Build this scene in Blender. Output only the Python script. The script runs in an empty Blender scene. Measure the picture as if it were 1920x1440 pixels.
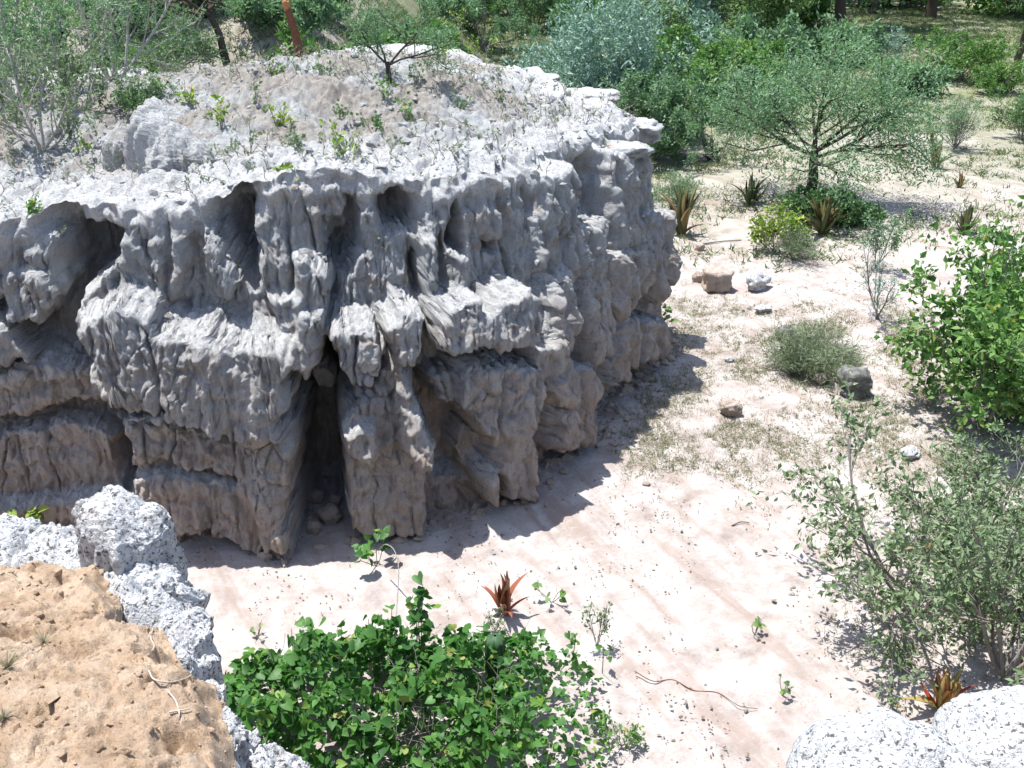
import bpy, bmesh, math, random
import numpy as np
from mathutils import Vector

# ------------------------------------------------------------------ camera, sky, sun, exposure
SC = bpy.context.scene
COL = SC.collection
PITCH = math.radians(27.0)
CAM = np.array([0.0, 0.0, 8.0])
FPX = 1844.0                                   # focal length in pixels of the 1920x1440 photograph
cam_data = bpy.data.cameras.new('camera')
cam_data.sensor_width = 36.0
cam_data.lens = 36.0 * FPX / 1920.0
cam_data.clip_start = 0.05
cam_data.clip_end = 3000.0
cam = bpy.data.objects.new('camera', cam_data)
cam.location = CAM
cam.rotation_euler = (math.pi / 2 - PITCH, 0, 0)
COL.objects.link(cam)
SC.camera = cam

SUN_ELEV = math.radians(73.5)
SHADOW_ANG = math.radians(-26.0)               # heading of the shadows on the ground, from +x
to_sun = Vector((-math.cos(SHADOW_ANG) * math.cos(SUN_ELEV), -math.sin(SHADOW_ANG) * math.cos(SUN_ELEV), math.sin(SUN_ELEV)))
world = bpy.data.worlds.new('World')
SC.world = world
world.use_nodes = True
wn = world.node_tree
wn.nodes.clear()
sky = wn.nodes.new('ShaderNodeTexSky')
sky.sky_type = 'NISHITA'
sky.sun_disc = False
sky.sun_elevation = SUN_ELEV
sky.sun_rotation = math.atan2(to_sun.x, to_sun.y)
sky.air_density = 1.0
sky.dust_density = 1.2
bgn = wn.nodes.new('ShaderNodeBackground')
bgn.inputs['Strength'].default_value = 0.15
wo = wn.nodes.new('ShaderNodeOutputWorld')
wn.links.new(sky.outputs[0], bgn.inputs['Color'])
wn.links.new(bgn.outputs[0], wo.inputs['Surface'])
sun_d = bpy.data.lights.new('sun', 'SUN')
sun_d.energy = 5.0
sun_d.angle = math.radians(0.5)
sun_d.color = (1.0, 0.985, 0.955)
sun = bpy.data.objects.new('sun', sun_d)
sun.location = (-20, 10, 60)
sun.rotation_euler = to_sun.to_track_quat('Z', 'Y').to_euler()
COL.objects.link(sun)
SC.view_settings.view_transform = 'Standard'
SC.view_settings.look = 'None'
SC.view_settings.exposure = 0.92
SC.view_settings.gamma = 1.0
SC.view_settings.use_curve_mapping = False
SC.cycles.max_bounces = 6
SC.cycles.diffuse_bounces = 4
SC.cycles.transmission_bounces = 3
SC.cycles.transparent_max_bounces = 4

# ------------------------------------------------------------------ projection helpers
R_ = np.array([1.0, 0, 0])
U_ = np.array([0, math.sin(PITCH), math.cos(PITCH)])
F_ = np.array([0, math.cos(PITCH), -math.sin(PITCH)])
def ray(u, v):
    return F_ + (u - 960.0) / FPX * R_ - (v - 720.0) / FPX * U_
def at(u, v, z=0.0):                            # photograph pixel -> point on the level z
    d = ray(u, v)
    k = (z - CAM[2]) / d[2]
    return CAM + d * k
def at_y(u, v, y):                              # photograph pixel -> point in the plane Y = y
    d = ray(u, v)
    return CAM + d * (y / d[1])
def proj(P):
    q = P - CAM
    dep = q @ F_
    return 960 + FPX * (q @ R_) / dep, 720 - FPX * (q @ U_) / dep, dep

# ------------------------------------------------------------------ numpy noise
_prng = np.random.RandomState(7)
_perm = _prng.permutation(256).astype(np.int64)
_perm = np.concatenate([_perm, _perm, _perm])
_grad = _prng.normal(size=(256, 3))
_grad /= np.linalg.norm(_grad, axis=1)[:, None]
def hash3(i, j, k):
    return _perm[_perm[_perm[i & 255] + (j & 255)] + (k & 255)]
def pn(x, y, z):
    x, y, z = np.broadcast_arrays(np.asarray(x, float), np.asarray(y, float), np.asarray(z, float))
    xi, yi, zi = np.floor(x).astype(np.int64), np.floor(y).astype(np.int64), np.floor(z).astype(np.int64)
    xf, yf, zf = x - xi, y - yi, z - zi
    fu, fv, fw = (t * t * t * (t * (t * 6 - 15) + 10) for t in (xf, yf, zf))
    res = 0
    for a in (0, 1):
        wa = fu if a else 1 - fu
        for b in (0, 1):
            wb = fv if b else 1 - fv
            for c in (0, 1):
                wc = fw if c else 1 - fw
                g = _grad[hash3(xi + a, yi + b, zi + c)]
                res = res + wa * wb * wc * (g[..., 0] * (xf - a) + g[..., 1] * (yf - b) + g[..., 2] * (zf - c))
    return res * 1.5
def fbm(x, y, z, octv=4, gain=0.5):
    s, a = 0, 1.0
    for o in range(octv):
        s = s + a * pn(x * 2 ** o + 17.3 * o, y * 2 ** o + 5.1 * o, z * 2 ** o - 9.7 * o)
        a *= gain
    return s
def worley(x, y, z):                            # F1 and F2 distances
    x, y, z = np.broadcast_arrays(np.asarray(x, float), np.asarray(y, float), np.asarray(z, float))
    xi, yi, zi = np.floor(x).astype(np.int64), np.floor(y).astype(np.int64), np.floor(z).astype(np.int64)
    f1 = np.full(x.shape, 9.0)
    f2 = np.full(x.shape, 9.0)
    for a in (-1, 0, 1):
        for b in (-1, 0, 1):
            for c in (-1, 0, 1):
                h = hash3(xi + a, yi + b, zi + c)
                px = xi + a + _perm[h] / 255.0
                py = yi + b + _perm[h + 71] / 255.0
                pz = zi + c + _perm[h + 153] / 255.0
                d = (px - x) ** 2 + (py - y) ** 2 + (pz - z) ** 2
                m = d < f1
                f2 = np.where(m, f1, np.minimum(f2, d))
                f1 = np.where(m, d, f1)
    return np.sqrt(f1), np.sqrt(f2)
def cells1(x, y, seed):
    """columns: 0 at the groove between two of them, 1 in the middle; and a number per column"""
    xi = np.floor(x).astype(np.int64)
    f1 = np.full(x.shape, 9.0)
    f2 = np.full(x.shape, 9.0)
    idn = np.zeros(x.shape)
    for a in (-2, -1, 0, 1, 2):
        h = hash3(xi + a, np.full_like(xi, seed), np.full_like(xi, seed * 3 + 1))
        d = np.abs(xi + a + 0.15 + 0.7 * _perm[h] / 255.0 - x)
        m = d < f1
        f2 = np.where(m, f1, np.minimum(f2, d))
        idn = np.where(m, _perm[h + 33] / 255.0, idn)
        f1 = np.where(m, d, f1)
    return np.clip((f2 - f1), 0, 1), idn
def sstep(a, b, x):
    t = np.clip((np.asarray(x, float) - a) / (b - a), 0, 1)
    return t * t * (3 - 2 * t)

# ------------------------------------------------------------------ object helpers
def mesh_from(name, V, Fq, mat, smooth=True):
    """V (n,3) array; Fq (m,3|4) int array or list of such arrays."""
    if not isinstance(Fq, (list, tuple)):
        Fq = [Fq]
    me = bpy.data.meshes.new(name)
    me.vertices.add(len(V))
    me.vertices.foreach_set('co', np.ascontiguousarray(V, dtype=np.float32).ravel())
    nl = sum(f.size for f in Fq)
    nf = sum(len(f) for f in Fq)
    me.loops.add(nl)
    me.loops.foreach_set('vertex_index', np.concatenate([f.ravel() for f in Fq]).astype(np.int32))
    me.polygons.add(nf)
    tot = np.concatenate([np.full(len(f), f.shape[1]) for f in Fq])
    st = np.concatenate([[0], np.cumsum(tot)[:-1]])
    me.polygons.foreach_set('loop_start', st.astype(np.int32))
    me.polygons.foreach_set('use_smooth', np.full(nf, smooth))
    me.update(calc_edges=True)
    if mat is not None:
        me.materials.append(mat)
    return me
def link(name, me, parent=None, loc=None):
    o = bpy.data.objects.new(name, me)
    if loc is not None:
        o.location = loc
    if parent is not None:
        o.parent = parent
    COL.objects.link(o)
    return o
def tag(o, label, cat, group=None):
    o['label'] = label
    o['category'] = cat
    if group:
        o['group'] = group
    return o
def thing(name, label, cat, loc, group=None):
    o = bpy.data.objects.new(name, None)
    o.empty_display_size = 0.1
    o.location = loc
    COL.objects.link(o)
    return tag(o, label, cat, group)
def grid_faces(nr, nc, wrap=False):
    r = np.arange(nr - 1)[:, None]
    c = np.arange(nc if wrap else nc - 1)[None, :]
    c2 = (c + 1) % nc
    a = r * nc + c
    b = r * nc + c2
    d = (r + 1) * nc + c
    e = (r + 1) * nc + c2
    return np.stack([a, b, e, d], -1).reshape(-1, 4)

# ------------------------------------------------------------------ material helpers
class NT:
    def __init__(self, name):
        self.m = bpy.data.materials.new(name)
        self.m.use_nodes = True
        self.t = self.m.node_tree
        self.t.nodes.clear()
        self.out = self.n('ShaderNodeOutputMaterial')
    def n(self, typ, **kw):
        nd = self.t.nodes.new(typ)
        for k, v in kw.items():
            setattr(nd, k, v)
        return nd
    def l(self, a, b):
        self.t.links.new(a, b)
    def coords(self, scale=(1, 1, 1), kind='Object', rot=(0, 0, 0)):
        tc = self.n('ShaderNodeTexCoord')
        mp = self.n('ShaderNodeMapping')
        mp.inputs['Scale'].default_value = scale
        src = tc.outputs[kind]
        if any(rot):                                 # turn first, then stretch
            m0 = self.n('ShaderNodeMapping')
            m0.inputs['Rotation'].default_value = rot
            self.l(src, m0.inputs['Vector'])
            src = m0.outputs[0]
        self.l(src, mp.inputs['Vector'])
        return mp.outputs[0]
    def noise(self, vec, scale, detail=6, rough=0.6, dist=0.0):
        nd = self.n('ShaderNodeTexNoise')
        nd.inputs['Scale'].default_value = scale
        nd.inputs['Detail'].default_value = detail
        nd.inputs['Roughness'].default_value = rough
        nd.inputs['Distortion'].default_value = dist
        self.l(vec, nd.inputs['Vector'])
        return nd.outputs['Fac']
    def vor(self, vec, scale, feature='F1', out='Distance'):
        nd = self.n('ShaderNodeTexVoronoi', feature=feature)
        nd.inputs['Scale'].default_value = scale
        self.l(vec, nd.inputs['Vector'])
        return nd.outputs[out]
    def ramp(self, fac, stops):
        nd = self.n('ShaderNodeValToRGB')
        e = nd.color_ramp.elements
        while len(e) < len(stops):
            e.new(0.5)
        for x, (p, c) in zip(e, stops):
            x.position = p
            x.color = tuple(c) + (1.0,) if len(c) == 3 else c
        self.l(fac, nd.inputs[0])
        return nd.outputs[0]
    def mix(self, fac, a, b, blend='MIX'):
        nd = self.n('ShaderNodeMix', data_type='RGBA', blend_type=blend)
        for sock, val in ((nd.inputs[0], fac), (nd.inputs[6], a), (nd.inputs[7], b)):
            if isinstance(val, (int, float)):
                sock.default_value = val
            elif isinstance(val, tuple):
                sock.default_value = val + (1.0,)
            else:
                self.l(val, sock)
        return nd.outputs[2]
    def math(self, op, a, b=0.0):
        nd = self.n('ShaderNodeMath', operation=op)
        for sock, val in ((nd.inputs[0], a), (nd.inputs[1], b)):
            if isinstance(val, (int, float)):
                sock.default_value = val
            else:
                self.l(val, sock)
        return nd.outputs[0]
    def maprange(self, v, a, b, c=0.0, d=1.0):
        nd = self.n('ShaderNodeMapRange')
        for k, x in zip((1, 2, 3, 4), (a, b, c, d)):
            nd.inputs[k].default_value = x
        self.l(v, nd.inputs[0])
        return nd.outputs[0]
    def bump(self, h, strength, dist, prev=None):
        nd = self.n('ShaderNodeBump')
        nd.inputs['Strength'].default_value = strength
        nd.inputs['Distance'].default_value = dist
        self.l(h, nd.inputs['Height'])
        if prev is not None:
            self.l(prev, nd.inputs['Normal'])
        return nd.outputs[0]
    def finish(self, color, rough=0.9, normal=None, spec=0.15):
        b = self.n('ShaderNodeBsdfPrincipled')
        if isinstance(color, tuple):
            b.inputs['Base Color'].default_value = color + (1.0,)
        else:
            self.l(color, b.inputs['Base Color'])
        b.inputs['Roughness'].default_value = rough
        b.inputs['Specular IOR Level'].default_value = spec
        if normal is not None:
            self.l(normal, b.inputs['Normal'])
        self.l(b.outputs[0], self.out.inputs['Surface'])
        return self.m

def clay_mat():
    n = NT('weathered_clay')
    c = n.coords()
    cs = n.coords((1, 1, 0.22))
    big = n.noise(c, 0.9, 5, 0.6)
    streak = n.noise(cs, 9.0, 7, 0.7)
    fine = n.noise(c, 38.0, 6, 0.75)
    grit = n.noise(c, 110.0, 3, 0.7)
    geo = n.n('ShaderNodeNewGeometry')
    sx = n.n('ShaderNodeSeparateXYZ')
    n.l(geo.outputs['Position'], sx.inputs[0])
    zz = n.math('ADD', sx.outputs[2], n.math('MULTIPLY', n.math('SUBTRACT', big, 0.5), 2.4))
    grey = n.ramp(streak, [(0.28, (0.28, 0.29, 0.29)), (0.47, (0.42, 0.43, 0.426)), (0.72, (0.53, 0.54, 0.535))])
    pink = n.ramp(streak, [(0.28, (0.35, 0.275, 0.23)), (0.48, (0.50, 0.41, 0.35)), (0.72, (0.58, 0.49, 0.425))])
    col = n.mix(n.maprange(zz, 3.3, 0.3), grey, pink)
    och = n.noise(n.coords((1, 1, 2.2)), 1.7, 5, 0.65)
    col = n.mix(n.math('MULTIPLY', n.maprange(och, 0.52, 0.70), 0.55), col, (0.40, 0.27, 0.17))
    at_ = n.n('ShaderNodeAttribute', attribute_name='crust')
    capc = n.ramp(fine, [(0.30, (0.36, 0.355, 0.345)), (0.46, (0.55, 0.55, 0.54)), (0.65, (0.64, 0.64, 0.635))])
    soilc = n.ramp(streak, [(0.30, (0.20, 0.155, 0.12)), (0.5, (0.33, 0.295, 0.255)), (0.7, (0.42, 0.39, 0.345))])
    at2 = n.n('ShaderNodeAttribute', attribute_name='topsoil')
    col = n.mix(at2.outputs['Fac'], col, soilc)
    col = n.mix(at_.outputs['Fac'], col, capc)  # pale cap crust; on the cliff's ledges it paints in a sunlit white
    pit = n.maprange(fine, 0.32, 0.47)
    col = n.mix(n.math('MULTIPLY', n.math('SUBTRACT', 1.0, pit), 0.5), col, (0.11, 0.10, 0.095))
    nb = n.bump(streak, 0.5, 0.05)
    nb = n.bump(fine, 1.0, 0.05, nb)
    nb = n.bump(grit, 0.7, 0.012, nb)
    return n.finish(col, 0.95, nb, 0.05)

def floor_mat():
    n = NT('pale_sand')
    c = n.coords()
    big = n.noise(c, 0.28, 5, 0.6, 0.4)
    med = n.noise(c, 2.2, 7, 0.65)
    fine = n.noise(c, 26.0, 6, 0.72)
    rill = n.noise(n.coords((1.0, 0.16, 1.0), rot=(0, 0, math.radians(-27))), 2.6, 6, 0.6, 0.5)
    col = n.ramp(med, [(0.30, (0.19, 0.155, 0.135)), (0.43, (0.295, 0.257, 0.236)), (0.60, (0.385, 0.355, 0.335))])
    col = n.mix(n.maprange(big, 0.42, 0.62, 0, 0.45), col, (0.40, 0.362, 0.34))
    col = n.mix(n.maprange(rill, 0.52, 0.66, 0, 0.8), col, (0.255, 0.20, 0.17))
    col = n.mix(n.maprange(fine, 0.42, 0.29, 0, 0.7), col, (0.19, 0.145, 0.12))
    sx = n.n('ShaderNodeSeparateXYZ')
    n.l(c, sx.inputs[0])
    cover = n.math('MULTIPLY', n.maprange(sx.outputs[1], 20.0, 40.0), n.maprange(n.noise(c, 0.35, 6, 0.7), 0.30, 0.52))
    col = n.mix(n.math('MULTIPLY', cover, 0.85), col, (0.13, 0.15, 0.062))
    rip = n.noise(n.coords((0.45, 1.0, 1.0), rot=(0, 0, math.radians(-18))), 9.0, 8, 0.7, 0.6)
    col = n.mix(n.maprange(rip, 0.52, 0.66, 0, 0.5), col, (0.30, 0.225, 0.185))
    col = n.mix(n.maprange(rip, 0.44, 0.30, 0, 0.5), col, (0.44, 0.41, 0.39))
    nb = n.bump(med, 0.5, 0.08)
    nb = n.bump(rip, 0.4, 0.03, nb)
    nb = n.bump(rill, 0.35, 0.06, nb)
    nb = n.bump(fine, 0.6, 0.02, nb)
    return n.finish(col, 0.95, nb, 0.05)

def soil_mat():
    n = NT('tan_soil')
    c = n.coords()
    med = n.noise(c, 3.5, 7, 0.65)
    fine = n.noise(c, 30.0, 6, 0.75)
    grit = n.noise(c, 120.0, 4, 0.7)
    v = n.vor(c, 22.0)
    col = n.ramp(med, [(0.30, (0.28, 0.185, 0.12)), (0.46, (0.48, 0.345, 0.235)), (0.66, (0.58, 0.45, 0.335))])
    col = n.mix(n.maprange(fine, 0.43, 0.30, 0, 0.65), col, (0.13, 0.085, 0.055))
    nb = n.bump(med, 0.6, 0.06)
    nb = n.bump(fine, 0.8, 0.025, nb)
    nb = n.bump(grit, 0.6, 0.006, nb)
    nb = n.bump(v, 0.3, 0.02, nb)
    return n.finish(col, 0.95, nb, 0.05)

def crust_mat():
    """white crust with dark lichen specks and pits"""
    n = NT('speckled_crust')
    c = n.coords()
    wv = n.noise(c, 14.0, 4, 0.6)
    fine = n.noise(c, 34.0, 6, 0.72)
    spots = n.noise(c, 42.0, 3, 0.55, 0.6)
    big = n.noise(c, 3.0, 5, 0.6)
    grit = n.noise(c, 140.0, 3, 0.7)
    col = n.ramp(wv, [(0.3, (0.34, 0.34, 0.34)), (0.5, (0.50, 0.505, 0.51)), (0.7, (0.60, 0.61, 0.62))])
    col = n.mix(n.maprange(big, 0.55, 0.75, 0, 0.35), col, (0.42, 0.34, 0.27))
    th = n.math('ADD', spots, n.math('MULTIPLY', n.math('SUBTRACT', fine, 0.5), 0.7))
    col = n.mix(n.maprange(th, 0.43, 0.36, 0, 0.9), col, (0.075, 0.07, 0.068))
    nb = n.bump(wv, 0.5, 0.05)
    nb = n.bump(th, 0.9, 0.03, nb)
    nb = n.bump(grit, 0.5, 0.006, nb)
    return n.finish(col, 0.95, nb, 0.05)

def bark_mat(name, a, b):
    n = NT(name)
    f = n.noise(n.coords((1, 1, 0.3)), 40.0, 5, 0.7)
    col = n.ramp(f, [(0.3, a), (0.7, b)])
    return n.finish(col, 0.9, n.bump(f, 0.6, 0.01), 0.1)

def leaf_mat(name, stops, rough=0.55, trans=0.3, spec=0.25):
    n = NT(name)
    g = n.n('ShaderNodeNewGeometry')
    oi = n.n('ShaderNodeObjectInfo')
    col = n.ramp(n.math('FRACT', n.math('ADD', g.outputs['Random Per Island'], oi.outputs['Random'])), stops)
    fn = n.noise(n.coords(), 1.3, 3, 0.6)
    col = n.mix(n.maprange(fn, 0.4, 0.7, 0.0, 0.4), col, stops[(len(stops) - 1) // 2 if len(stops) > 2 else 1][1], 'MIX')
    b = n.n('ShaderNodeBsdfPrincipled')
    n.l(col, b.inputs['Base Color'])
    b.inputs['Roughness'].default_value = rough
    b.inputs['Specular IOR Level'].default_value = spec
    t = n.n('ShaderNodeBsdfTranslucent')
    n.l(n.mix(1.0, col, (0.85, 1.2, 0.6), 'MULTIPLY'), t.inputs['Color'])
    ms = n.n('ShaderNodeMixShader')
    ms.inputs[0].default_value = trans
    n.l(b.outputs[0], ms.inputs[1])
    n.l(t.outputs[0], ms.inputs[2])
    n.l(ms.outputs[0], n.out.inputs['Surface'])
    return n.m

def dark_rock_mat():
    n = NT('dark_weathered_rock')
    c = n.coords()
    f = n.noise(c, 9.0, 6, 0.7)
    g = n.noise(c, 45.0, 5, 0.7)
    col = n.ramp(f, [(0.32, (0.085, 0.085, 0.08)), (0.5, (0.17, 0.168, 0.155)), (0.68, (0.30, 0.29, 0.27))])
    return n.finish(col, 0.95, n.bump(g, 0.9, 0.02, n.bump(f, 0.7, 0.05)), 0.05)
M_DARK = dark_rock_mat()
M_CLAY, M_FLOOR, M_SOIL, M_CRUST = clay_mat(), floor_mat(), soil_mat(), crust_mat()

# ------------------------------------------------------------------ terrain height functions
def plateau_z(x, y):
    x = np.asarray(x, float)
    y = np.asarray(y, float)
    z = 4.66 - 0.150 * np.log1p(np.exp((x + 2.2) * 1.6)) / 1.6
    z = z - 0.80 * (1 - np.exp(-np.log1p(np.exp((-x - 3.0) * 1.5)) / 1.5 / 3.0))
    z = z + 0.78 * np.exp(-((x + 4.6) / 4.2) ** 2 - ((y - 17.0) / 3.6) ** 2)
    z = z + 0.35 * np.exp(-((x + 9.5) / 3.0) ** 2 - ((y - 16.0) / 3.0) ** 2)
    return z
def ground_z(x, y):
    x = np.asarray(x, float)
    y = np.asarray(y, float)
    z = 4.9 * sstep(20.0, 27.0, y + 0.35 * (x + 2)) * sstep(-0.5, -6.5, x)       # the hill behind the promontory
    z = z + 0.5 * sstep(24, 60, y) * sstep(2, 10, x) * 0
    z = z + 0.35 * sstep(4.0, 9.0, x) * (1 - sstep(30, 45, y))
    z = z + 6.0 * sstep(90, 260, np.hypot(x, y))
    return z + 0.10 * fbm(x * 0.22, y * 0.22, 0.0, 3)
def top_z(x, y):                                   # plateau where there is one
    return float(plateau_z(x, y))

# ------------------------------------------------------------------ ground sheet
def axis(parts):
    out = []
    for a, b, n in parts:
        out.append(np.linspace(a, b, n, endpoint=False))
    return np.concatenate(out + [[parts[-1][1]]])
gx = axis([(-900, -120, 10), (-120, -30, 24), (-30, -9, 40), (-9, 14, 230), (14, 32, 50), (32, 120, 40), (120, 900, 12)])
gy = axis([(-600, -60, 8), (-60, 4, 24), (4, 24, 190), (24, 45, 60), (45, 110, 50), (110, 1400, 16)])
X, Y = np.meshgrid(gx, gy)
Z = ground_z(X, Y)
near = (1 - sstep(35, 70, Y)) * (1 - sstep(25, 40, np.abs(X)))
ang = math.radians(-27)
xr, yr = X * math.cos(ang) - Y * math.sin(ang), X * math.sin(ang) + Y * math.cos(ang)
rills = np.abs(pn(xr * 1.6 + 0.6 * pn(X * .5, Y * .5, 3), yr * 0.22, 1.5))
Z = Z + near * (0.05 * fbm(X * 1.1, Y * 1.1, 2.0, 4) + 0.018 * fbm(X * 5.5, Y * 5.5, 4.0, 3) - 0.05 * np.exp(-(rills / 0.09) ** 2) * sstep(-2, 1, X) * (1 - sstep(7, 9, X)) * (1 - sstep(13, 17, Y)))
ground = link('ground', mesh_from('ground', np.stack([X, Y, Z], -1).reshape(-1, 3), grid_faces(len(gy), len(gx)), M_FLOOR))
ground['kind'] = 'structure'
ground['label'] = 'pale pinkish eroded sandy ground'

# ------------------------------------------------------------------ the cliff
def catmull(P, n_per=24, closed=False):
    P = np.asarray(P, float)
    Q = np.vstack([2 * P[0] - P[1], P, 2 * P[-1] - P[-2]])
    out = []
    t = np.linspace(0, 1, n_per, endpoint=False)[:, None]
    for i in range(1, len(Q) - 2):
        a, b, c, d = Q[i - 1], Q[i], Q[i + 1], Q[i + 2]
        out.append(0.5 * ((2 * b) + (c - a) * t + (2 * a - 5 * b + 4 * c - d) * t ** 2 + (3 * b - a - 3 * c + d) * t ** 3))
    out.append(P[-1:])
    return np.vstack(out)
def arc(P):
    return np.concatenate([[0], np.cumsum(np.linalg.norm(np.diff(P, axis=0), axis=1))])
def sample(P, S, s):
    return np.stack([np.interp(s, S, P[:, k]) for k in range(P.shape[1])], -1)

RIM = [(-17, 12.8), (-12, 11.6), (-9, 11.3), (-7.4, 11.25), (-5.5, 11.35), (-3.6, 11.45), (-2.2, 11.6), (-0.9, 12.0),
       (0.05, 12.65), (0.75, 13.7), (1.45, 15.0), (2.2, 16.3), (2.75, 17.3), (2.85, 18.1), (2.45, 19.2), (1.7, 20.3), (0.8, 21.4), (-0.2, 22.6), (-2, 23.6),
       (-6, 24.2), (-11, 24.6), (-17, 25)]
rimc = catmull(RIM)
S = arc(rimc)
k_tip = int(np.argmin(np.linalg.norm(rimc - np.array([2.85, 18.1]), axis=1)))
k_l = int(np.argmin(np.linalg.norm(rimc - np.array([-9, 11.3]), axis=1)))
s_l, s_tip = S[k_l], S[k_tip]
NC_F = 820
ss = np.concatenate([np.linspace(0, s_l, 50, endpoint=False), np.linspace(s_l, s_tip, NC_F, endpoint=False),
                     np.linspace(s_tip, S[-1], 120)])
NC = len(ss)
C0 = sample(rimc, S, ss)
SET = 0.20
T0 = np.gradient(C0, axis=0)
T0 /= np.linalg.norm(T0, axis=1)[:, None]
N0 = np.stack([T0[:, 1], -T0[:, 0]], -1)           # outward
for _ in range(30):
    N0[1:-1] = (N0[:-2] + N0[1:-1] * 2 + N0[2:]) / 4
N0 /= np.linalg.norm(N0, axis=1)[:, None]
NR = 320
LEAN = 0.75
C0 = C0 - N0 * SET
tt = np.linspace(0, 1, NR)[:, None]                         # 0 at the base, 1 at the rim
zr = plateau_z(C0[:, 0], C0[:, 1])
ZF = -0.25 + tt * (zr[None, :] + 0.25)
def ref(d):
    off = LEAN * (1 - tt) + d
    return np.stack([C0[None, :, 0] + N0[None, :, 0] * off, C0[None, :, 1] + N0[None, :, 1] * off, ZF], -1)
CELL_S = (s_tip - s_l) / NC_F
CELL_Z = 5.0 / NR
II, JJ = np.meshgrid(np.arange(NR), np.arange(NC), indexing='ij')
def px_to_st(pts, d):
    Pg = ref(d)[::2, 50:50 + NC_F + 14:2]
    u, v, _ = proj(Pg)
    out = []
    dep = np.linalg.norm(Pg - CAM, axis=-1)
    for a, b in pts:
        r2 = (u - a) ** 2 + (v - b) ** 2
        k = np.argmin(np.where(r2 <= r2.min() + 90.0, dep * 12 + np.sqrt(r2), 1e9))
        i, j = np.unravel_index(k, u.shape)
        out.append((i * 2.0, j * 2.0 + 50))
    return out
def poly_mask(poly):
    inside = np.zeros((NR, NC), bool)
    j0, j1 = int(max(0, min(p[1] for p in poly) - 1)), int(min(NC, max(p[1] for p in poly) + 2))
    x, y = JJ[:, j0:j1], II[:, j0:j1]
    sub = inside[:, j0:j1]
    n = len(poly)
    for k in range(n):
        y1, x1 = poly[k]
        y2, x2 = poly[(k + 1) % n]
        if y1 == y2:
            continue
        c = ((y1 > y) != (y2 > y)) & (x < (x2 - x1) * (y - y1) / (y2 - y1) + x1)
        sub ^= c
    return inside.astype(float)
def box(a, r, ax):
    if r < 1:
        return a
    a = np.moveaxis(a, ax, 0)
    p = np.concatenate([np.repeat(a[:1], r + 1, 0), a, np.repeat(a[-1:], r, 0)], 0)
    c = np.cumsum(p, 0)
    o = (c[2 * r + 1:] - c[:-2 * r - 1]) / (2 * r + 1)
    return np.moveaxis(o, 0, ax)
def blur(a, soft):
    rs, rz = max(1, int(round(soft / CELL_S / 1.6))), max(1, int(round(soft * 0.4 / CELL_Z / 1.6)))
    for _ in range(2):
        a = box(box(a, rs, 1), rz, 0)
    return a
D = np.full((NR, NC), -0.45)
def feat(d, pts, soft=0.05, d_top=None):
    """push the wall to the offset d (metres) inside an outline; d_top gives another offset at the upper end"""
    global D
    d *= 1.2
    soft *= 0.6 + 1.2 * min(1.0, max(0.0, -d - 0.3))
    if d_top is not None:
        d_top *= 1.2
    poly = px_to_st(pts, max(d, -0.22))          # a hollow is outlined by the front edge round it
    m = poly_mask(poly)
    m = blur(m, soft)
    val = d
    if d_top is not None:
        lo, hi = min(p[0] for p in poly), max(p[0] for p in poly)
        f = np.clip((II - lo) / max(1, hi - lo), 0, 1)
        val = d + (d_top - d) * f
    D = D * (1 - m) + val * m
# left recess, layered
feat(-0.40, [(-300, 380), (230, 380), (225, 440), (130, 560), (60, 640), (-300, 700)], 0.08)
feat(-0.95, [(60, 395), (130, 405), (120, 470), (75, 460)], 0.06)
feat(-1.0, [(-300, 600), (130, 560), (180, 600), (185, 720), (130, 700), (60, 690), (-300, 750)], 0.10)
feat(-0.28, [(-300, 720), (60, 690), (0, 620), (-300, 560)], 0.07)
feat(-0.28, [(0, 520), (60, 520), (110, 560), (70, 610), (0, 620)], 0.06)
feat(-0.5, [(-300, 790), (60, 735), (190, 725), (190, 770), (90, 780), (0, 815), (-300, 850)], 0.06)
feat(-0.95, [(-300, 850), (0, 815), (90, 780), (200, 775), (215, 860), (120, 830), (-300, 890)], 0.06)
feat(-0.62, [(-300, 880), (0, 850), (120, 825), (205, 860), (215, 950), (100, 960), (-300, 980)], 0.12)
feat(-1.5, [(110, 450), (200, 440), (225, 460), (218, 520), (180, 560), (130, 600), (120, 540)], 0.08)
feat(-1.5, [(190, 790), (218, 790), (248, 850), (246, 900), (235, 960), (208, 930)], 0.05)
# main buttress
feat(-0.20, [(150, 560), (205, 515), (225, 480), (240, 640), (170, 655), (132, 620)], 0.06)
feat(-0.36, [(222, 395), (260, 378), (400, 372), (404, 420), (432, 470), (452, 530), (500, 570), (530, 600), (548, 645), (200, 645), (190, 610), (218, 540), (228, 470)], 0.05, d_top=-0.34)
feat(-0.24, [(225, 395), (300, 382), (305, 560), (230, 580)], 0.07, d_top=-0.18)
feat(-0.20, [(330, 400), (355, 395), (352, 470), (335, 560), (318, 560), (322, 470)], 0.05)
feat(-0.18, [(385, 430), (402, 428), (430, 480), (448, 530), (430, 560), (400, 520)], 0.05)
feat(0.42, [(130, 622), (188, 598), (235, 580), (272, 600), (284, 640), (345, 640), (460, 660), (556, 660), (562, 705), (525, 740), (538, 772), (568, 815), (568, 850), (440, 835), (330, 800), (215, 800), (188, 745), (158, 690)], 0.05, d_top=0.36)
feat(0.02, [(150, 680), (200, 735), (330, 735), (300, 755), (196, 752), (160, 720)], 0.05)
feat(0.16, [(215, 800), (330, 800), (450, 835), (568, 840), (560, 890), (552, 960), (578, 1020), (540, 1045), (470, 1035), (300, 995), (250, 955), (240, 860)], 0.05, d_top=0.04)
feat(-0.12, [(230, 855), (330, 850), (450, 880), (450, 895), (330, 872), (240, 880)], 0.05)
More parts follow.
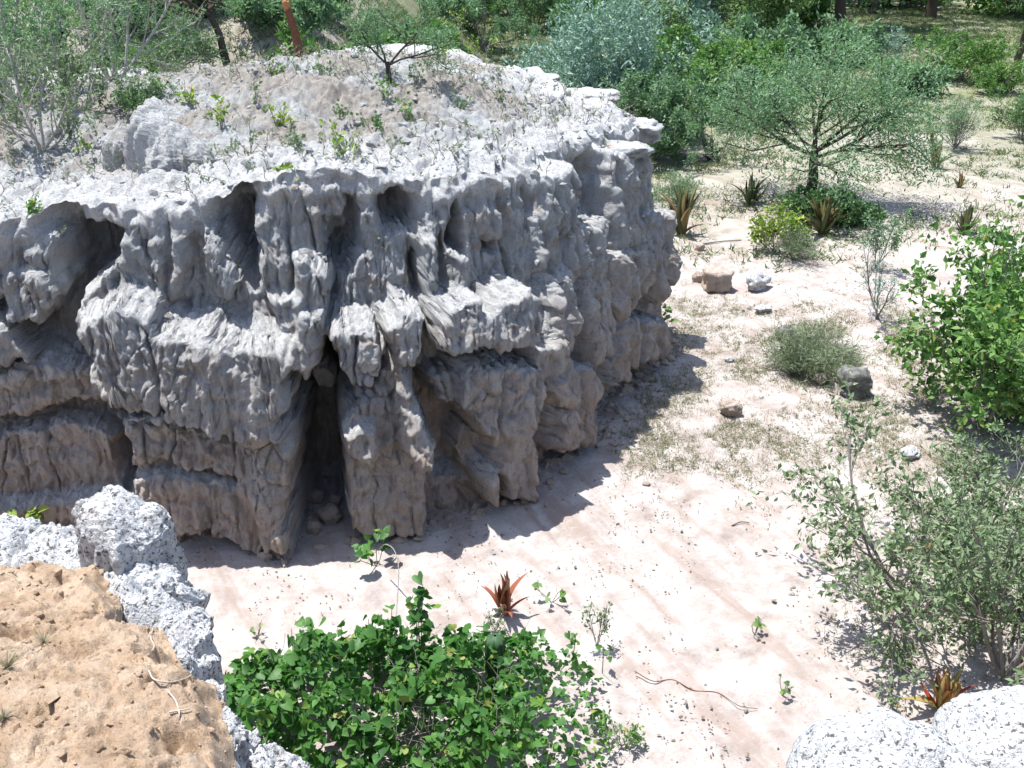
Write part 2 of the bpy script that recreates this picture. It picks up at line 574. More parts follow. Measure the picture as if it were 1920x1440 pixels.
feat(0.42, [(458, 850), (476, 826), (560, 850), (548, 950), (576, 1020), (545, 1048), (490, 1040), (458, 950)], 0.07, d_top=0.22)
feat(0.30, [(418, 800), (436, 795), (440, 840), (420, 835)], 0.04)
# slot right of the buttress and the panel behind
feat(-1.1, [(400, 385), (420, 372), (470, 356), (476, 470), (474, 560), (444, 510), (425, 455), (406, 425)], 0.05)
feat(-0.32, [(466, 420), (474, 385), (500, 378), (560, 372), (602, 400), (612, 450), (608, 520), (565, 490), (545, 565), (500, 572), (474, 560)], 0.05)
feat(-0.75, [(602, 385), (668, 385), (672, 470), (668, 520), (612, 520), (612, 440)], 0.06)
feat(-0.45, [(560, 372), (665, 372), (668, 400), (640, 440), (605, 430), (600, 400)], 0.05)
feat(-1.1, [(612, 490), (668, 470), (660, 530), (625, 520)], 0.05)
feat(0.02, [(546, 500), (580, 490), (612, 515), (622, 560), (616, 620), (595, 640), (560, 615), (535, 605), (552, 560)], 0.05)
feat(-0.08, [(500, 560), (545, 560), (560, 600), (550, 640), (520, 620)], 0.05)
feat(0.15, [(556, 605), (610, 585), (622, 620), (617, 660), (596, 690), (566, 728), (554, 690)], 0.05)
feat(-1.2, [(618, 515), (634, 520), (628, 600), (640, 660), (640, 700), (612, 690), (622, 620)], 0.05)
# first cave
feat(-1.7, [(536, 745), (568, 728), (598, 695), (622, 650), (640, 700), (662, 738), (640, 785), (640, 835), (652, 900), (650, 1000), (574, 1010), (553, 935), (560, 885), (568, 825), (560, 795), (544, 772)], 0.05)
feat(-0.85, [(560, 745), (600, 715), (640, 735), (640, 780), (606, 800), (580, 775)], 0.06)
# second pillar
feat(-0.30, [(664, 385), (690, 372), (722, 372), (735, 460), (760, 448), (776, 480), (784, 545), (812, 620), (760, 645), (722, 655), (622, 645), (640, 562), (662, 512), (688, 470), (672, 430)], 0.05, d_top=-0.34)
feat(-1.0, [(722, 385), (750, 372), (782, 385), (786, 450), (764, 440), (735, 455)], 0.05)
feat(-0.9, [(776, 480), (800, 500), (804, 560), (790, 560)], 0.04)
feat(0.34, [(620, 640), (640, 616), (690, 612), (705, 628), (724, 655), (726, 700), (702, 738), (662, 738), (640, 702)], 0.05)
feat(0.34, [(724, 630), (752, 588), (800, 590), (812, 625), (800, 660), (775, 690), (745, 690)], 0.05)
feat(0.16, [(640, 795), (690, 745), (722, 700), (724, 655), (738, 660), (772, 712), (792, 782), (826, 842), (822, 885), (800, 950), (804, 1015), (650, 1005), (656, 900)], 0.05, d_top=0.1)
feat(0.62, [(752, 690), (776, 715), (796, 785), (828, 845), (824, 885), (800, 905), (775, 860), (770, 790)], 0.10, d_top=0.30)
feat(0.32, [(640, 815), (700, 800), (720, 850), (700, 880), (655, 870)], 0.06)
# third column and the recesses round it
feat(-0.95, [(846, 400), (868, 390), (872, 470), (858, 560), (850, 520)], 0.05)
feat(-0.30, [(784, 375), (862, 370), (864, 402), (848, 440), (852, 520), (858, 572), (832, 612), (812, 600), (800, 560), (806, 480)], 0.05)
feat(-0.02, [(795, 465), (822, 455), (830, 560), (806, 590)], 0.05)
feat(-0.24, [(868, 372), (920, 350), (1000, 345), (1000, 540), (960, 560), (880, 560), (870, 480)], 0.07)
feat(-0.70, [(908, 455), (935, 450), (940, 470), (915, 474)], 0.03)
feat(0.0, [(856, 490), (872, 478), (886, 500), (884, 560), (862, 570)], 0.04)
feat(0.40, [(848, 590), (878, 566), (912, 566), (925, 590), (1000, 535), (1020, 560), (1026, 610), (1006, 650), (962, 664), (900, 654), (850, 674), (828, 650), (834, 610)], 0.05, d_top=0.34)
feat(-0.75, [(785, 690), (870, 670), (960, 665), (960, 690), (900, 700), (870, 770), (930, 830), (915, 900), (860, 905), (810, 900), (826, 850), (800, 780)], 0.06)
feat(-0.05, [(800, 700), (860, 690), (880, 720), (872, 765), (830, 760)], 0.06)
feat(0.20, [(862, 700), (882, 682), (1000, 690), (1032, 662), (1038, 720), (1012, 800), (982, 812), (942, 834), (902, 820), (872, 772)], 0.05)
feat(-0.35, [(872, 800), (915, 815), (920, 900), (880, 915), (866, 860)], 0.06)
feat(0.05, [(925, 812), (955, 812), (958, 880), (930, 890)], 0.05)
feat(0.24, [(914, 905), (930, 880), (948, 890), (954, 940), (940, 955), (918, 950)], 0.05, d_top=0.12)
feat(0.18, [(955, 800), (1005, 790), (1020, 860), (1016, 940), (960, 945), (952, 880)], 0.05)
# right half, seen at a slant
feat(-0.75, [(1000, 345), (1012, 345), (1016, 520), (1002, 540)], 0.04)
feat(-0.02, [(1014, 335), (1090, 320), (1096, 430), (1080, 520), (1062, 580), (1030, 560), (1016, 500)], 0.06)
feat(0.12, [(1040, 520), (1075, 500), (1080, 600), (1060, 660), (1030, 640)], 0.05)
feat(-0.5, [(1080, 560), (1092, 540), (1095, 640), (1075, 660)], 0.05)
feat(0.20, [(1000, 650), (1050, 640), (1085, 690), (1120, 690), (1120, 740), (1080, 770), (1030, 740)], 0.05)
feat(-0.6, [(1010, 745), (1060, 770), (1040, 835), (1015, 860)], 0.05)
feat(0.12, [(1044, 770), (1118, 745), (1120, 830), (1050, 845)], 0.05)
feat(-0.45, [(1094, 320), (1140, 310), (1144, 400), (1100, 440)], 0.06)
feat(0.08, [(1096, 440), (1140, 410), (1150, 560), (1145, 660), (1110, 680), (1096, 600)], 0.06)
feat(0.02, [(1150, 310), (1222, 300), (1222, 480), (1200, 560), (1160, 560), (1150, 420)], 0.06)
feat(0.14, [(1150, 480), (1205, 470), (1206, 560), (1165, 600), (1150, 560)], 0.06)
feat(-0.35, [(1150, 600), (1165, 610), (1160, 700), (1140, 690)], 0.05)
feat(0.10, [(1166, 600), (1200, 590), (1196, 700), (1160, 730)], 0.05)
feat(-0.6, [(1200, 560), (1212, 550), (1210, 660), (1198, 690)], 0.05)
feat(0.15, [(1214, 400), (1262, 395), (1275, 500), (1240, 560), (1216, 520)], 0.06)
feat(0.10, [(1214, 600), (1250, 600), (1252, 650), (1212, 690)], 0.06)

# far end and back: gentle
D[:, 50 + NC_F + 14:] = -0.1
D = blur(D, 0.02)
# warp the outlines so nothing stays a clean curve
sm = ss[None, :] * np.ones((NR, 1))
wx = (0.045 * pn(sm * 2.2, ZF * 2.2, 0.5) + 0.035 * pn(sm * 6, ZF * 6, 1.5) + 0.022 * pn(sm * 15, ZF * 13, 3.5)) / CELL_S
wz = (0.05 * pn(sm * 2.2, ZF * 2.2, 10.5) + 0.05 * pn(sm * 6, ZF * 5, 11.5) + 0.03 * pn(sm * 16, ZF * 9, 13.5)) / CELL_Z
jj = np.clip(JJ + wx, 0, NC - 1.001)
ii = np.clip(II + wz, 0, NR - 1.001)
j0, i0 = jj.astype(int), ii.astype(int)
fj, fi = jj - j0, ii - i0
D = (D[i0, j0] * (1 - fi) * (1 - fj) + D[i0 + 1, j0] * fi * (1 - fj) + D[i0, j0 + 1] * (1 - fi) * fj + D[i0 + 1, j0 + 1] * fi * fj)
# spread the rows evenly along each profile, so that ledges get as many as upright faces
dD = np.abs(np.diff(box(box(D, 5, 1), 5, 1) + LEAN * (1 - tt), axis=0))
el = np.sqrt(dD ** 2 * 0.8 + (np.diff(ZF, axis=0)) ** 2)
el = box(box(el, 6, 1), 6, 1)
ca = np.concatenate([np.zeros((1, NC)), np.cumsum(el, 0)])
ca /= ca[-1:]
t0 = np.linspace(0, 1, NR)
tt = np.ones((NR, NC))
D2 = D.copy()
for j in range(NC):
    tt[:, j] = np.interp(t0, ca[:, j], t0)
    D2[:, j] = np.interp(tt[:, j], t0, D[:, j])
D = D2
ZF = -0.25 + tt * (zr[None, :] + 0.25)
# the crust at the rim runs more evenly than the wall below it
Dt = box(box(D, 9, 1), 9, 1)
D = D + (Dt - D) * sstep(0.90, 0.965, tt)
# natural relief: flutes, drips, beds, lumps
P = ref(D)
px_, py_, pz_ = P[..., 0], P[..., 1], P[..., 2]
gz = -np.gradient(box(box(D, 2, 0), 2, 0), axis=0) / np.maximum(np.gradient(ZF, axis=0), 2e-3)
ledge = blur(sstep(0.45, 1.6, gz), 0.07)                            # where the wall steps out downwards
up_ = 1 - 0.6 * ledge
ws = sm + 0.08 * pn(sm * 3, ZF * 1.5, 4.0)
flute = 1 - np.abs(pn(ws * 3.2, ZF * 0.35, 2.2)) * 2.6
flute2 = 1 - np.abs(pn(ws * 8.5, ZF * 0.9, 6.2)) * 2.6
bed = pn(0.35 * sm, ZF * 2.1 + 0.25 * pn(sm * 0.8, 0, 3), 8.0) + 0.6 * pn(0.5 * sm, ZF * 5.5 + 0.25 * pn(sm * 0.8, 0, 3), 9.0)
f1, f2 = worley(ws * 5.5, ZF * 2.6 + 0.3 * pn(sm * 4, ZF * 4, 0), D * 4.5)
g1, g2 = worley(ws * 14, ZF * 9, D * 12.0)
crack = sstep(0.0, 0.16, f2 - f1)
lumps = 0.5 - f1
fade_top = 1 - 0.8 * sstep(0.90, 0.97, tt)
rough_up = 0.8 + 0.2 * sstep(0.9, 2.4, ZF)                    # the foot is smoother than the crest
patchy = sstep(-0.35, 0.3, pn(sm * 0.9, ZF * 0.8, 55.0))
wc = ws + 0.05 * pn(sm * 1.1, ZF * 0.8, 80.0) + 0.03 * pn(sm * 4, ZF * 3, 81.0)
cA, iA = cells1(wc * 1.75, ZF, 5)
cB, iB = cells1(wc * 4.6 + 0.25 * pn(sm * 3, ZF * 1.2, 82.0), ZF, 9)
colA = np.sqrt(np.clip(cA * 1.6, 0, 1)) - 0.75
colB = np.sqrt(np.clip(cB * 1.7, 0, 1)) - 0.75
knob = pn(iA * 40, ZF * 1.5, 83.0) * 0.75 + pn(iB * 40, ZF * 2.0, 84.0) * 0.15
right = sstep(s_l + 8.6, s_l + 10.2, sm)
band = np.clip(0.35 + 0.65 * right + 0.4 * sstep(2.6, 3.4, ZF), 0, 1)
columns = (0.24 * colA * band * (1 + 0.7 * right) * up_ + 0.055 * colB * (0.4 + 0.6 * band) * (1 + 0.6 * right) * up_) * (0.75 + 0.5 * pn(iA * 30, ZF * 0.9, 85.0)) + 0.10 * knob * band
under_lip = -0.07 * np.exp(-((tt - 0.93) / 0.02) ** 2) * (0.6 + 0.8 * pn(sm * 1.7, 0, 86.0))
rel = (columns + under_lip + 0.050 * flute * rough_up * (0.3 + 0.7 * patchy) + 0.016 * flute2 * rough_up * up_ + 0.05 * bed + 0.035 * lumps * rough_up * patchy - 0.05 * (1 - crack) * patchy * rough_up
       + 0.030 * fbm(px_ * 7, py_ * 7, pz_ * 2.2, 4) + 0.040 * fbm(px_ * 11, py_ * 11, pz_ * 6, 4, 0.6) + 0.022 * (0.5 - g1)
       - 0.13 * np.exp(-(pn(ws * 2.3, ZF * 0.30, 61.0) / 0.03) ** 2) * patchy * up_ - 0.06 * np.exp(-(pn(ws * 5.0, ZF * 0.6, 62.0) / 0.045) ** 2) * (1 - patchy) * up_
       + 0.06 * fbm(px_ * 2.6, py_ * 2.6, pz_ * 2.2, 3)
       + ledge * (0.13 * (0.5 - g1) + 0.08 * (0.45 - f1)) - 0.05 * sstep(0.25, 0.55, pn(sm * 1.6, ZF * 1.3, 70.0)) * sstep(0.0, 0.4, pn(sm * 7, ZF * 5, 71.0)))
rel = rel * (1 - 0.5 * ledge) * (0.82 + 0.18 * right)
offb = box(box(LEAN * (1 - tt) + D, 2, 0), 2, 1)
do_, dz_ = np.gradient(offb, axis=0), np.gradient(ZF, axis=0)
ln_ = np.sqrt(do_ ** 2 + dz_ ** 2) + 1e-9
n_out, n_up = box(dz_ / ln_, 2, 0), box(-do_ / ln_, 2, 0)            # the relief stands at right angles to the surface, ledges too
Zadd = rel * fade_top * n_up
D = D + rel * fade_top * n_out
# the hard crust at the rim juts out a little
rimlip = sstep(0.945, 0.975, tt)
lipn = 0.0 + 0.16 * pn(sm * 0.9, 0, 21.0) + 0.16 * pn(sm * 2.7, 0, 22.0) + 0.12 * pn(sm * 7.0, ZF * 6, 23.0)
D = D + rimlip * np.clip(lipn, -0.12, 0.5)
# widen towards the ground
D = D + (0.22 * (1 - sstep(0.0, 0.10, tt)) ** 2)
P = ref(D)
P[..., 2] += Zadd * sstep(0.03, 0.1, tt)
P[..., 2] += (0.035 * fbm(sm * 7, ZF * 5, 31.0, 2)) * sstep(0.05, 0.2, tt)
# crumple the whole wall in three dimensions, so that the sides of the hollows are rough too
q3 = P.copy()
keep = (1 - sstep(0.93, 1.0, tt))
for c_ in range(3):
    P[..., c_] += keep * (0.042 * fbm(q3[..., 0] * 2.6 + 11 * c_, q3[..., 1] * 2.6, q3[..., 2] * 2.6 + 50, 4, 0.6)) * (0.6 if c_ == 2 else 1.0)
# top sheet, from the rim to a spine
NT_ = 140
sp_a, sp_b = np.array([-15.0, 18.0]), np.array([-0.2, 18.2])
rim_xy = P[-1, :, :2]
tk = np.clip(((rim_xy - sp_a) @ (sp_b - sp_a)) / ((sp_b - sp_a) @ (sp_b - sp_a)), 0, 1)
for _ in range(20):
    tk[1:-1] = (tk[:-2] + 2 * tk[1:-1] + tk[2:]) / 4
spn = sp_a + tk[:, None] * (sp_b - sp_a)
q = (np.arange(1, NT_ + 1) / NT_)
q = 0.35 * q + 0.65 * q ** 1.6
TX = rim_xy[None, :, 0] * (1 - q[:, None]) + spn[None, :, 0] * q[:, None]
TY = rim_xy[None, :, 1] * (1 - q[:, None]) + spn[None, :, 1] * q[:, None]
dist = np.hypot(TX - rim_xy[None, :, 0], TY - rim_xy[None, :, 1])
def plateau_rough(x, y, dist):
    h1, h2 = worley(x * 1.3, y * 1.3, 3.0)
    k1, k2 = worley(x * 4.2, y * 4.2, 5.0)
    l1, l2 = worley(x * 11.0, y * 11.0, 9.0)
    a = sstep(0.0, 0.5, dist)
    patch = sstep(-0.25, 0.25, pn(x * 0.55, y * 0.55, 12.0)) * sstep(-12, -7, x) 
    return (0.13 * fbm(x * 0.8, y * 0.8, 1.0, 3) * a + (0.4 + 0.6 * a) * (0.12 * (0.5 - h1) * patch + 0.05 * sstep(0.0, 0.12, h2 - h1) + 0.075 * fbm(x * 3.0, y * 3.0, 44.0, 3) + 0.085 * (0.45 - k1) * (0.2 + 0.8 * patch) + 0.05 * (0.45 - l1) * (0.4 + 0.6 * patch))
            + 0.045 * fbm(x * 7, y * 7, 2.0, 4, 0.6) * (0.5 + 0.5 * a))
def top_height(x, y, dd):
    plate = sstep(-1.5, 0.5, x) * (1 - sstep(1.2, 3.2, dd))
    xw, yw = x + 0.15 * pn(x * 1.5, y * 1.5, 3.0), y + 0.15 * pn(x * 1.5, y * 1.5, 4.0)
    e1, e2 = worley(xw * 0.9, yw * 0.6, 1.0)
    return (plateau_z(x, y) + plateau_rough(x, y, dd) + 0.05 * sstep(0.0, 0.12, dd) + 0.16 * pn(x * 0.7, y * 0.7, 40.0) + 0.06 * pn(x * 2.4, y * 2.4, 41.0)
            + plate * (0.10 * sstep(0.0, 0.10, e2 - e1) + 0.14 * (0.5 - e1)))
rz_new = top_height(rim_xy[:, 0], rim_xy[:, 1], np.zeros(NC))
P[..., 2] += (rz_new - P[-1, :, 2])[None, :] * sstep(0.72, 1.0, tt)
TZ = top_height(TX, TY, dist)
# gullies that bite into the rim on the right
V = np.vstack([P.reshape(-1, 3), np.stack([TX, TY, TZ], -1).reshape(-1, 3)])
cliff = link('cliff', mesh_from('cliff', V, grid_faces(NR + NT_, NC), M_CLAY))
crust_top = (1 - sstep(0.5, 1.9, dist + 0.9 * fbm(TX * 0.9, TY * 0.9, 66.0, 3))) 
crust_top = np.maximum(crust_top, sstep(-0.8, 1.2, TX + 0.8 * fbm(TX * 0.8, TY * 0.8, 67.0, 2)) * 0.9)
crust_lit_a = np.concatenate([np.maximum(sstep(0.93, 0.97, tt) * np.ones((1, NC)), 0.85 * ledge).ravel(), crust_top.ravel()])  # rim crust, plus ledge tops painted paler to look sunlit
soil_a = np.concatenate([np.zeros(NR * NC), (sstep(-0.5, 0.35, fbm(TX * 0.7, TY * 0.7, 68.0, 4)) * 0.85).ravel()])
for nm_, arr in (('crust', crust_lit_a), ('topsoil', soil_a)):
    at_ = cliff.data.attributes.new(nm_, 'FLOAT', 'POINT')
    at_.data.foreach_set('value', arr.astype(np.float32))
cliff['kind'] = 'structure'
cliff['label'] = 'eroded grey clay cliff with fluted pillars, alcoves and a pale crusted top'

# crumbs fallen along the foot of the wall
foot_i = int(np.argmin(np.abs(P[:, NC // 2, 2] - 0.03)))
FOOT = P[foot_i, 40:50 + NC_F, :2]
FOOT_N = N0[40:50 + NC_F]

# ------------------------------------------------------------------ near bank on which the photographer stands
def mesa(name, rim, spine, zfun, rough, mat, nc, nr, nt, lean, relief, s_focus=None):
    c = catmull(rim)
    s0 = arc(c)
    if s_focus:
        a, b = s_focus
        sa = s0[int(np.argmin(np.linalg.norm(c - np.array(a), axis=1)))]
        sb = s0[int(np.argmin(np.linalg.norm(c - np.array(b), axis=1)))]
        s1 = np.concatenate([np.linspace(0, sa, nc // 8, endpoint=False), np.linspace(sa, sb, nc - nc // 4, endpoint=False), np.linspace(sb, s0[-1], nc // 8)])
    else:
        s1 = np.linspace(0, s0[-1], nc)
    nc = len(s1)
    C = sample(c, s0, s1)
    T = np.gradient(C, axis=0)
    T /= np.linalg.norm(T, axis=1)[:, None]
    N = np.stack([T[:, 1], -T[:, 0]], -1)
    for _ in range(8):
        N[1:-1] = (N[:-2] + 2 * N[1:-1] + N[2:]) / 4
    t = np.linspace(0, 1, nr)
    z0 = zfun(C[:, 0], C[:, 1])
    Zf = -0.3 + t[:, None] * (z0[None, :] + 0.3)
    sm_ = s1[None, :] * np.ones((nr, 1))
    off = lean * (1 - t)[:, None] + relief(sm_, Zf, t[:, None])
    rxy = C + N * off[-1][:, None]
    ztop_ = zfun(rxy[:, 0], rxy[:, 1]) + rough(rxy[:, 0], rxy[:, 1], np.zeros(len(rxy)))
    Zf = -0.3 + t[:, None] * (ztop_[None, :] + 0.3)
    A = np.stack([C[None, :, 0] + N[None, :, 0] * off, C[None, :, 1] + N[None, :, 1] * off, Zf], -1)
    a, b = np.array(spine[0], float), np.array(spine[1], float)
    k = np.clip(((rxy - a) @ (b - a)) / ((b - a) @ (b - a)), 0, 1)
    sp = a + k[:, None] * (b - a)
    qq = np.arange(1, nt + 1) / nt
    qq = 0.5 * qq + 0.5 * qq ** 2
    x = rxy[None, :, 0] * (1 - qq[:, None]) + sp[None, :, 0] * qq[:, None]
    y = rxy[None, :, 1] * (1 - qq[:, None]) + sp[None, :, 1] * qq[:, None]
    dd = np.hypot(x - rxy[None, :, 0], y - rxy[None, :, 1])
    zz = zfun(x, y) + rough(x, y, dd)
    V_ = np.vstack([A.reshape(-1, 3), np.stack([x, y, zz], -1).reshape(-1, 3)])
    return link(name, mesh_from(name, V_, grid_faces(nr + nt, nc), mat))

BANK = [(-14, 4.3), (-8, 4.7), (-5, 4.75), (-3.4, 4.7), (-2.75, 4.62), (-2.3, 4.3), (-1.95, 3.8), (-1.52, 3.3), (-1.15, 2.7), (-0.83, 2.15), (-0.55, 1.6), (-0.2, 1.15), (0.4, 0.95),
        (1.0, 1.1), (1.7, 1.5), (2.6, 1.7), (4, 1.75), (8, 1.8), (14, 1.8)]
def bank_z(x, y):
    x, y = np.asarray(x, float), np.asarray(y, float)
    return 6.35 - 0.40 * np.clip(y, -2, 9) - 0.10 * np.log1p(np.exp((x - 0.0) * 2)) / 2 * (y > -3) - 0.05 * np.clip(-x - 3, 0, 6)
def bank_rough(x, y, d):
    xw, yw = x + 0.10 * pn(x * 3, y * 3, 1.0), y + 0.10 * pn(x * 3, y * 3, 2.0)
    a1, a2 = worley(xw * 2.6, yw * 2.6, 2.0)
    b1, b2 = worley(xw * 8, yw * 8, 4.0)
    c1, c2 = worley(xw * 24, yw * 24, 6.0)
    edge = 1 - sstep(0.0, 0.55, d)
    pitn = sstep(0.15, 0.45, pn(xw * 5.5, yw * 5.5, 33.0)) * sstep(-0.2, 0.2, pn(x * 1.6, y * 1.6, 37.0))
    pit2 = sstep(0.2, 0.5, pn(xw * 14, yw * 14, 34.0))
    return (0.08 * fbm(x * 1.6, y * 1.6, 3.0, 5, 0.55) + (0.05 + 0.16 * edge) * (0.5 - a1) + (0.035 + 0.05 * edge) * (0.5 - b1)
            + 0.020 * (0.5 - c1) + 0.016 * fbm(x * 26, y * 26, 1.0, 3) - 0.09 * pitn - 0.045 * pit2 - 0.16 * (1 - sstep(0.0, 0.30, d)))
def bank_relief(s, z, t):
    w1, w2 = worley(s * 4, z * 3, 1.0)
    v1, v2 = worley(s * 11, z * 9, 2.0)
    return (1 - sstep(0.88, 1.0, t)) * (0.18 * (0.5 - w1) + 0.07 * (0.5 - v1) + 0.05 * fbm(s * 3, z * 2, 5.0, 4) + 0.03 * fbm(s * 20, z * 20, 6.0, 2)) + 0.10 * pn(s * 1.6, 0, 9.0) + 0.06 * pn(s * 4.5, 0, 9.5) - 0.10 * sstep(0.90, 1.0, t)
bank = mesa('bank', BANK, ((-14, -3.0), (14, -3.0)), bank_z, bank_rough, M_SOIL, 460, 40, 210, 0.25, bank_relief, ((-3.6, 4.72), (-0.2, 1.15)))
bank['kind'] = 'structure'
bank['label'] = 'crumbly tan soil bank in the near left corner'

# ------------------------------------------------------------------ crusted clay pinnacles and boulders near the camera
def pinnacle(name, label, cat, x, y, ztop, rx, ry, seed, zbot=-0.1, flare=0.06, tilt=(0, 0), n_th=120, n_t=100, mat=None, group=None, dome=0.45, lump=0.6, shape=1.0):
    th = np.linspace(0, 2 * math.pi, n_th, endpoint=False)
    hdome = dome * min(rx, ry)
    zdome = ztop - hdome
    nb_ = int(n_t * 0.55)
    # side rows then dome rows
    zs = np.concatenate([np.linspace(zbot, zdome, nb_) , zdome + hdome * np.sin(np.linspace(0, math.pi / 2, n_t - nb_ + 1)[1:])])
    # spend most side rows near the top
    k = np.linspace(0, 1, nb_)
    zs[:nb_] = zbot + (zdome - zbot) * (1 - (1 - k) ** 1.8)
    rs = np.concatenate([1 + flare * (zdome - zs[:nb_]), np.cos(np.linspace(0, math.pi / 2, n_t - nb_ + 1)[1:]) ** 0.85])
    TH, ZZ = np.meshgrid(th, zs)
    RS = rs[:, None] * np.ones((1, n_th))
    cx, sx = np.cos(TH), np.sin(TH)
    sd = seed * 3.17
    bx, by = cx * rx, sx * ry
    low = 0.34 * pn(bx * 2.2 / max(rx, .2) * .3 + sd, by * 2.2 / max(rx, .2) * .3, ZZ * 0.9) + 0.14 * pn(bx * 5 + sd, by * 5, ZZ * 1.2)
    gro = (0.5 - 2.0 * np.abs(pn(cx * 2.3 + sd, sx * 2.3, ZZ * 0.5))) + 0.5 * (0.5 - 2.0 * np.abs(pn(cx * 6 + sd, sx * 6, ZZ * 0.9)))
    low = low * shape + 0.20 * gro * (shape > 0.8)
    X_ = bx * RS * (1 + low)
    Y_ = by * RS * (1 + low)
    f1, f2 = worley(X_ * 7 + sd, Y_ * 7, ZZ * 3.5)
    g1, g2 = worley(X_ * 19 + sd, Y_ * 19, ZZ * 15)
    h1, h2 = worley(X_ * 42 + sd, Y_ * 42, ZZ * 38)
    d = lump * (0.10 * (0.5 - f1) + 0.045 * (0.5 - g1) + 0.018 * (0.5 - h1) + 0.010 * fbm(X_ * 40 + sd, Y_ * 40, ZZ * 40, 2))
    d = d - 0.022 * np.exp(-(worley(X_ * 21 + sd, Y_ * 21, ZZ * 21)[0] / 0.26) ** 2) * sstep(-0.2, 0.2, pn(X_ * 4 + sd, Y_ * 4, ZZ * 4))
    up = sstep(zdome - 0.1, ztop, ZZ)
    X2 = x + X_ + cx * d * (1 - 0.6 * up) + tilt[0] * (ZZ - zdome)
    Y2 = y + Y_ + sx * d * (1 - 0.6 * up) + tilt[1] * (ZZ - zdome)
    Z2 = ZZ + d * up + 0.10 * up * pn(X_ * 4 + sd, Y_ * 4, 2.0)
    Z2 = Z2 - up * (shape > 0.8) * (0.35 * X_ + 0.25 * Y_ * math.sin(sd)) * (1 + 0.8 * math.sin(sd * 2))
    Z2[-1] = Z2[-2].mean()
    o = link(name, mesh_from(name, np.stack([X2, Y2, Z2], -1).reshape(-1, 3), grid_faces(n_t, n_th, True), mat or M_CRUST))
    tag(o, label, cat, group)
    return o
CRAG = [(-4.2, 5.0), (-3.4, 5.25), (-2.75, 5.25), (-2.25, 5.1), (-1.98, 4.75), (-1.76, 4.3), (-1.52, 3.85), (-1.31, 3.45), (-1.13, 3.0), (-0.95, 2.5), (-0.7, 1.9)]
def crag_z(x, y):
    x, y = np.asarray(x, float), np.asarray(y, float)
    return 4.34 + 0.20 * pn(x * 1.9, y * 1.9, 15.0) + 0.10 * (4 - y) * 0.3
def crag_rough(x, y, d):
    a1, _ = worley(x * 6, y * 6, 2.0)
    b1, _ = worley(x * 17, y * 17, 4.0)
    return 0.16 * (0.5 - a1) + 0.08 * (0.5 - b1) + 0.03 * fbm(x * 9, y * 9, 1.0, 3) - 0.10 * (1 - sstep(0.0, 0.15, d))
def crag_relief(s, z, t):
    fl = 1 - 2.4 * np.abs(pn(s * 4.5, z * 0.5, 12.0))
    f2 = 1 - 2.4 * np.abs(pn(s * 13, z * 1.2, 14.0))
    b1, _ = worley(s * 16, z * 13, 4.0)
    return 0.11 * fl + 0.03 * f2 + 0.04 * (0.5 - b1) + 0.06 * pn(s * 2, z * 1.6, 3.0) - 0.10 * sstep(0.92, 1.0, t)
crag = mesa('crag', CRAG, ((-3.6, 4.5), (-1.0, 2.6)), crag_z, crag_rough, M_CLAY, 340, 130, 36, 0.22, crag_relief)
crag.data.materials.append(M_CRUST)
mi = np.zeros(len(crag.data.polygons), np.int32)
mi[(339 * 122):] = 1
crag.data.polygons.foreach_set('material_index', mi)
crag['kind'] = 'structure'
crag['label'] = 'grey grooved clay wall below the crusted pinnacles, beside the tan soil'
G1 = 'crusted clay pinnacles along the near bank'
pinnacle('clay_pinnacle', 'tallest white speckled clay pinnacle, rounded, behind the tan soil bank', 'rock', -2.36, 4.92, 4.76, 0.26, 0.24, 1, group=G1, dome=0.9)
pinnacle('clay_pinnacle', 'grey white crusted shoulder just right of the tallest pinnacle', 'rock', -2.12, 4.66, 4.42, 0.13, 0.16, 2, group=G1, tilt=(-0.05, 0))
pinnacle('clay_pinnacle', 'white lumpy crag top with shaded grooved side, right of the soil', 'rock', -1.74, 4.12, 4.46, 0.10, 0.15, 3, group=G1)
pinnacle('clay_pinnacle', 'small white crusted knob wedged between soil edge and grooved crag', 'rock', -1.70, 3.62, 4.66, 0.13, 0.15, 4, group=G1)
pinnacle('clay_pinnacle', 'lowest grey grooved pinnacle, beside the leafy green bush', 'rock', -1.36, 3.42, 4.44, 0.09, 0.13, 5, group=G1)
pinnacle('clay_pinnacle', 'small white knob at the bottom edge, left of the leafy bush', 'rock', -1.03, 3.02, 4.62, 0.12, 0.13, 6, group=G1)
pinnacle('clay_pinnacle', 'white speckled hump at the left edge behind the soil', 'rock', -3.12, 5.05, 4.36, 0.26, 0.22, 7, group=G1)
G2 = 'pale speckled boulders in the lower right corner'
pinnacle('speckled_boulder', 'large pale speckled boulder below the red leaved aloe', 'boulder', 1.76, 3.20, 4.52, 0.45, 0.42, 8, flare=0.05, n_th=180, n_t=150, group=G2, dome=0.75, lump=0.34, shape=0.7)
pinnacle('speckled_boulder', 'pale speckled boulder cut by the right edge of the picture', 'boulder', 2.62, 3.46, 4.38, 0.42, 0.44, 9, flare=0.05, n_th=140, n_t=120, group=G2, dome=0.75, lump=0.34, shape=0.7)

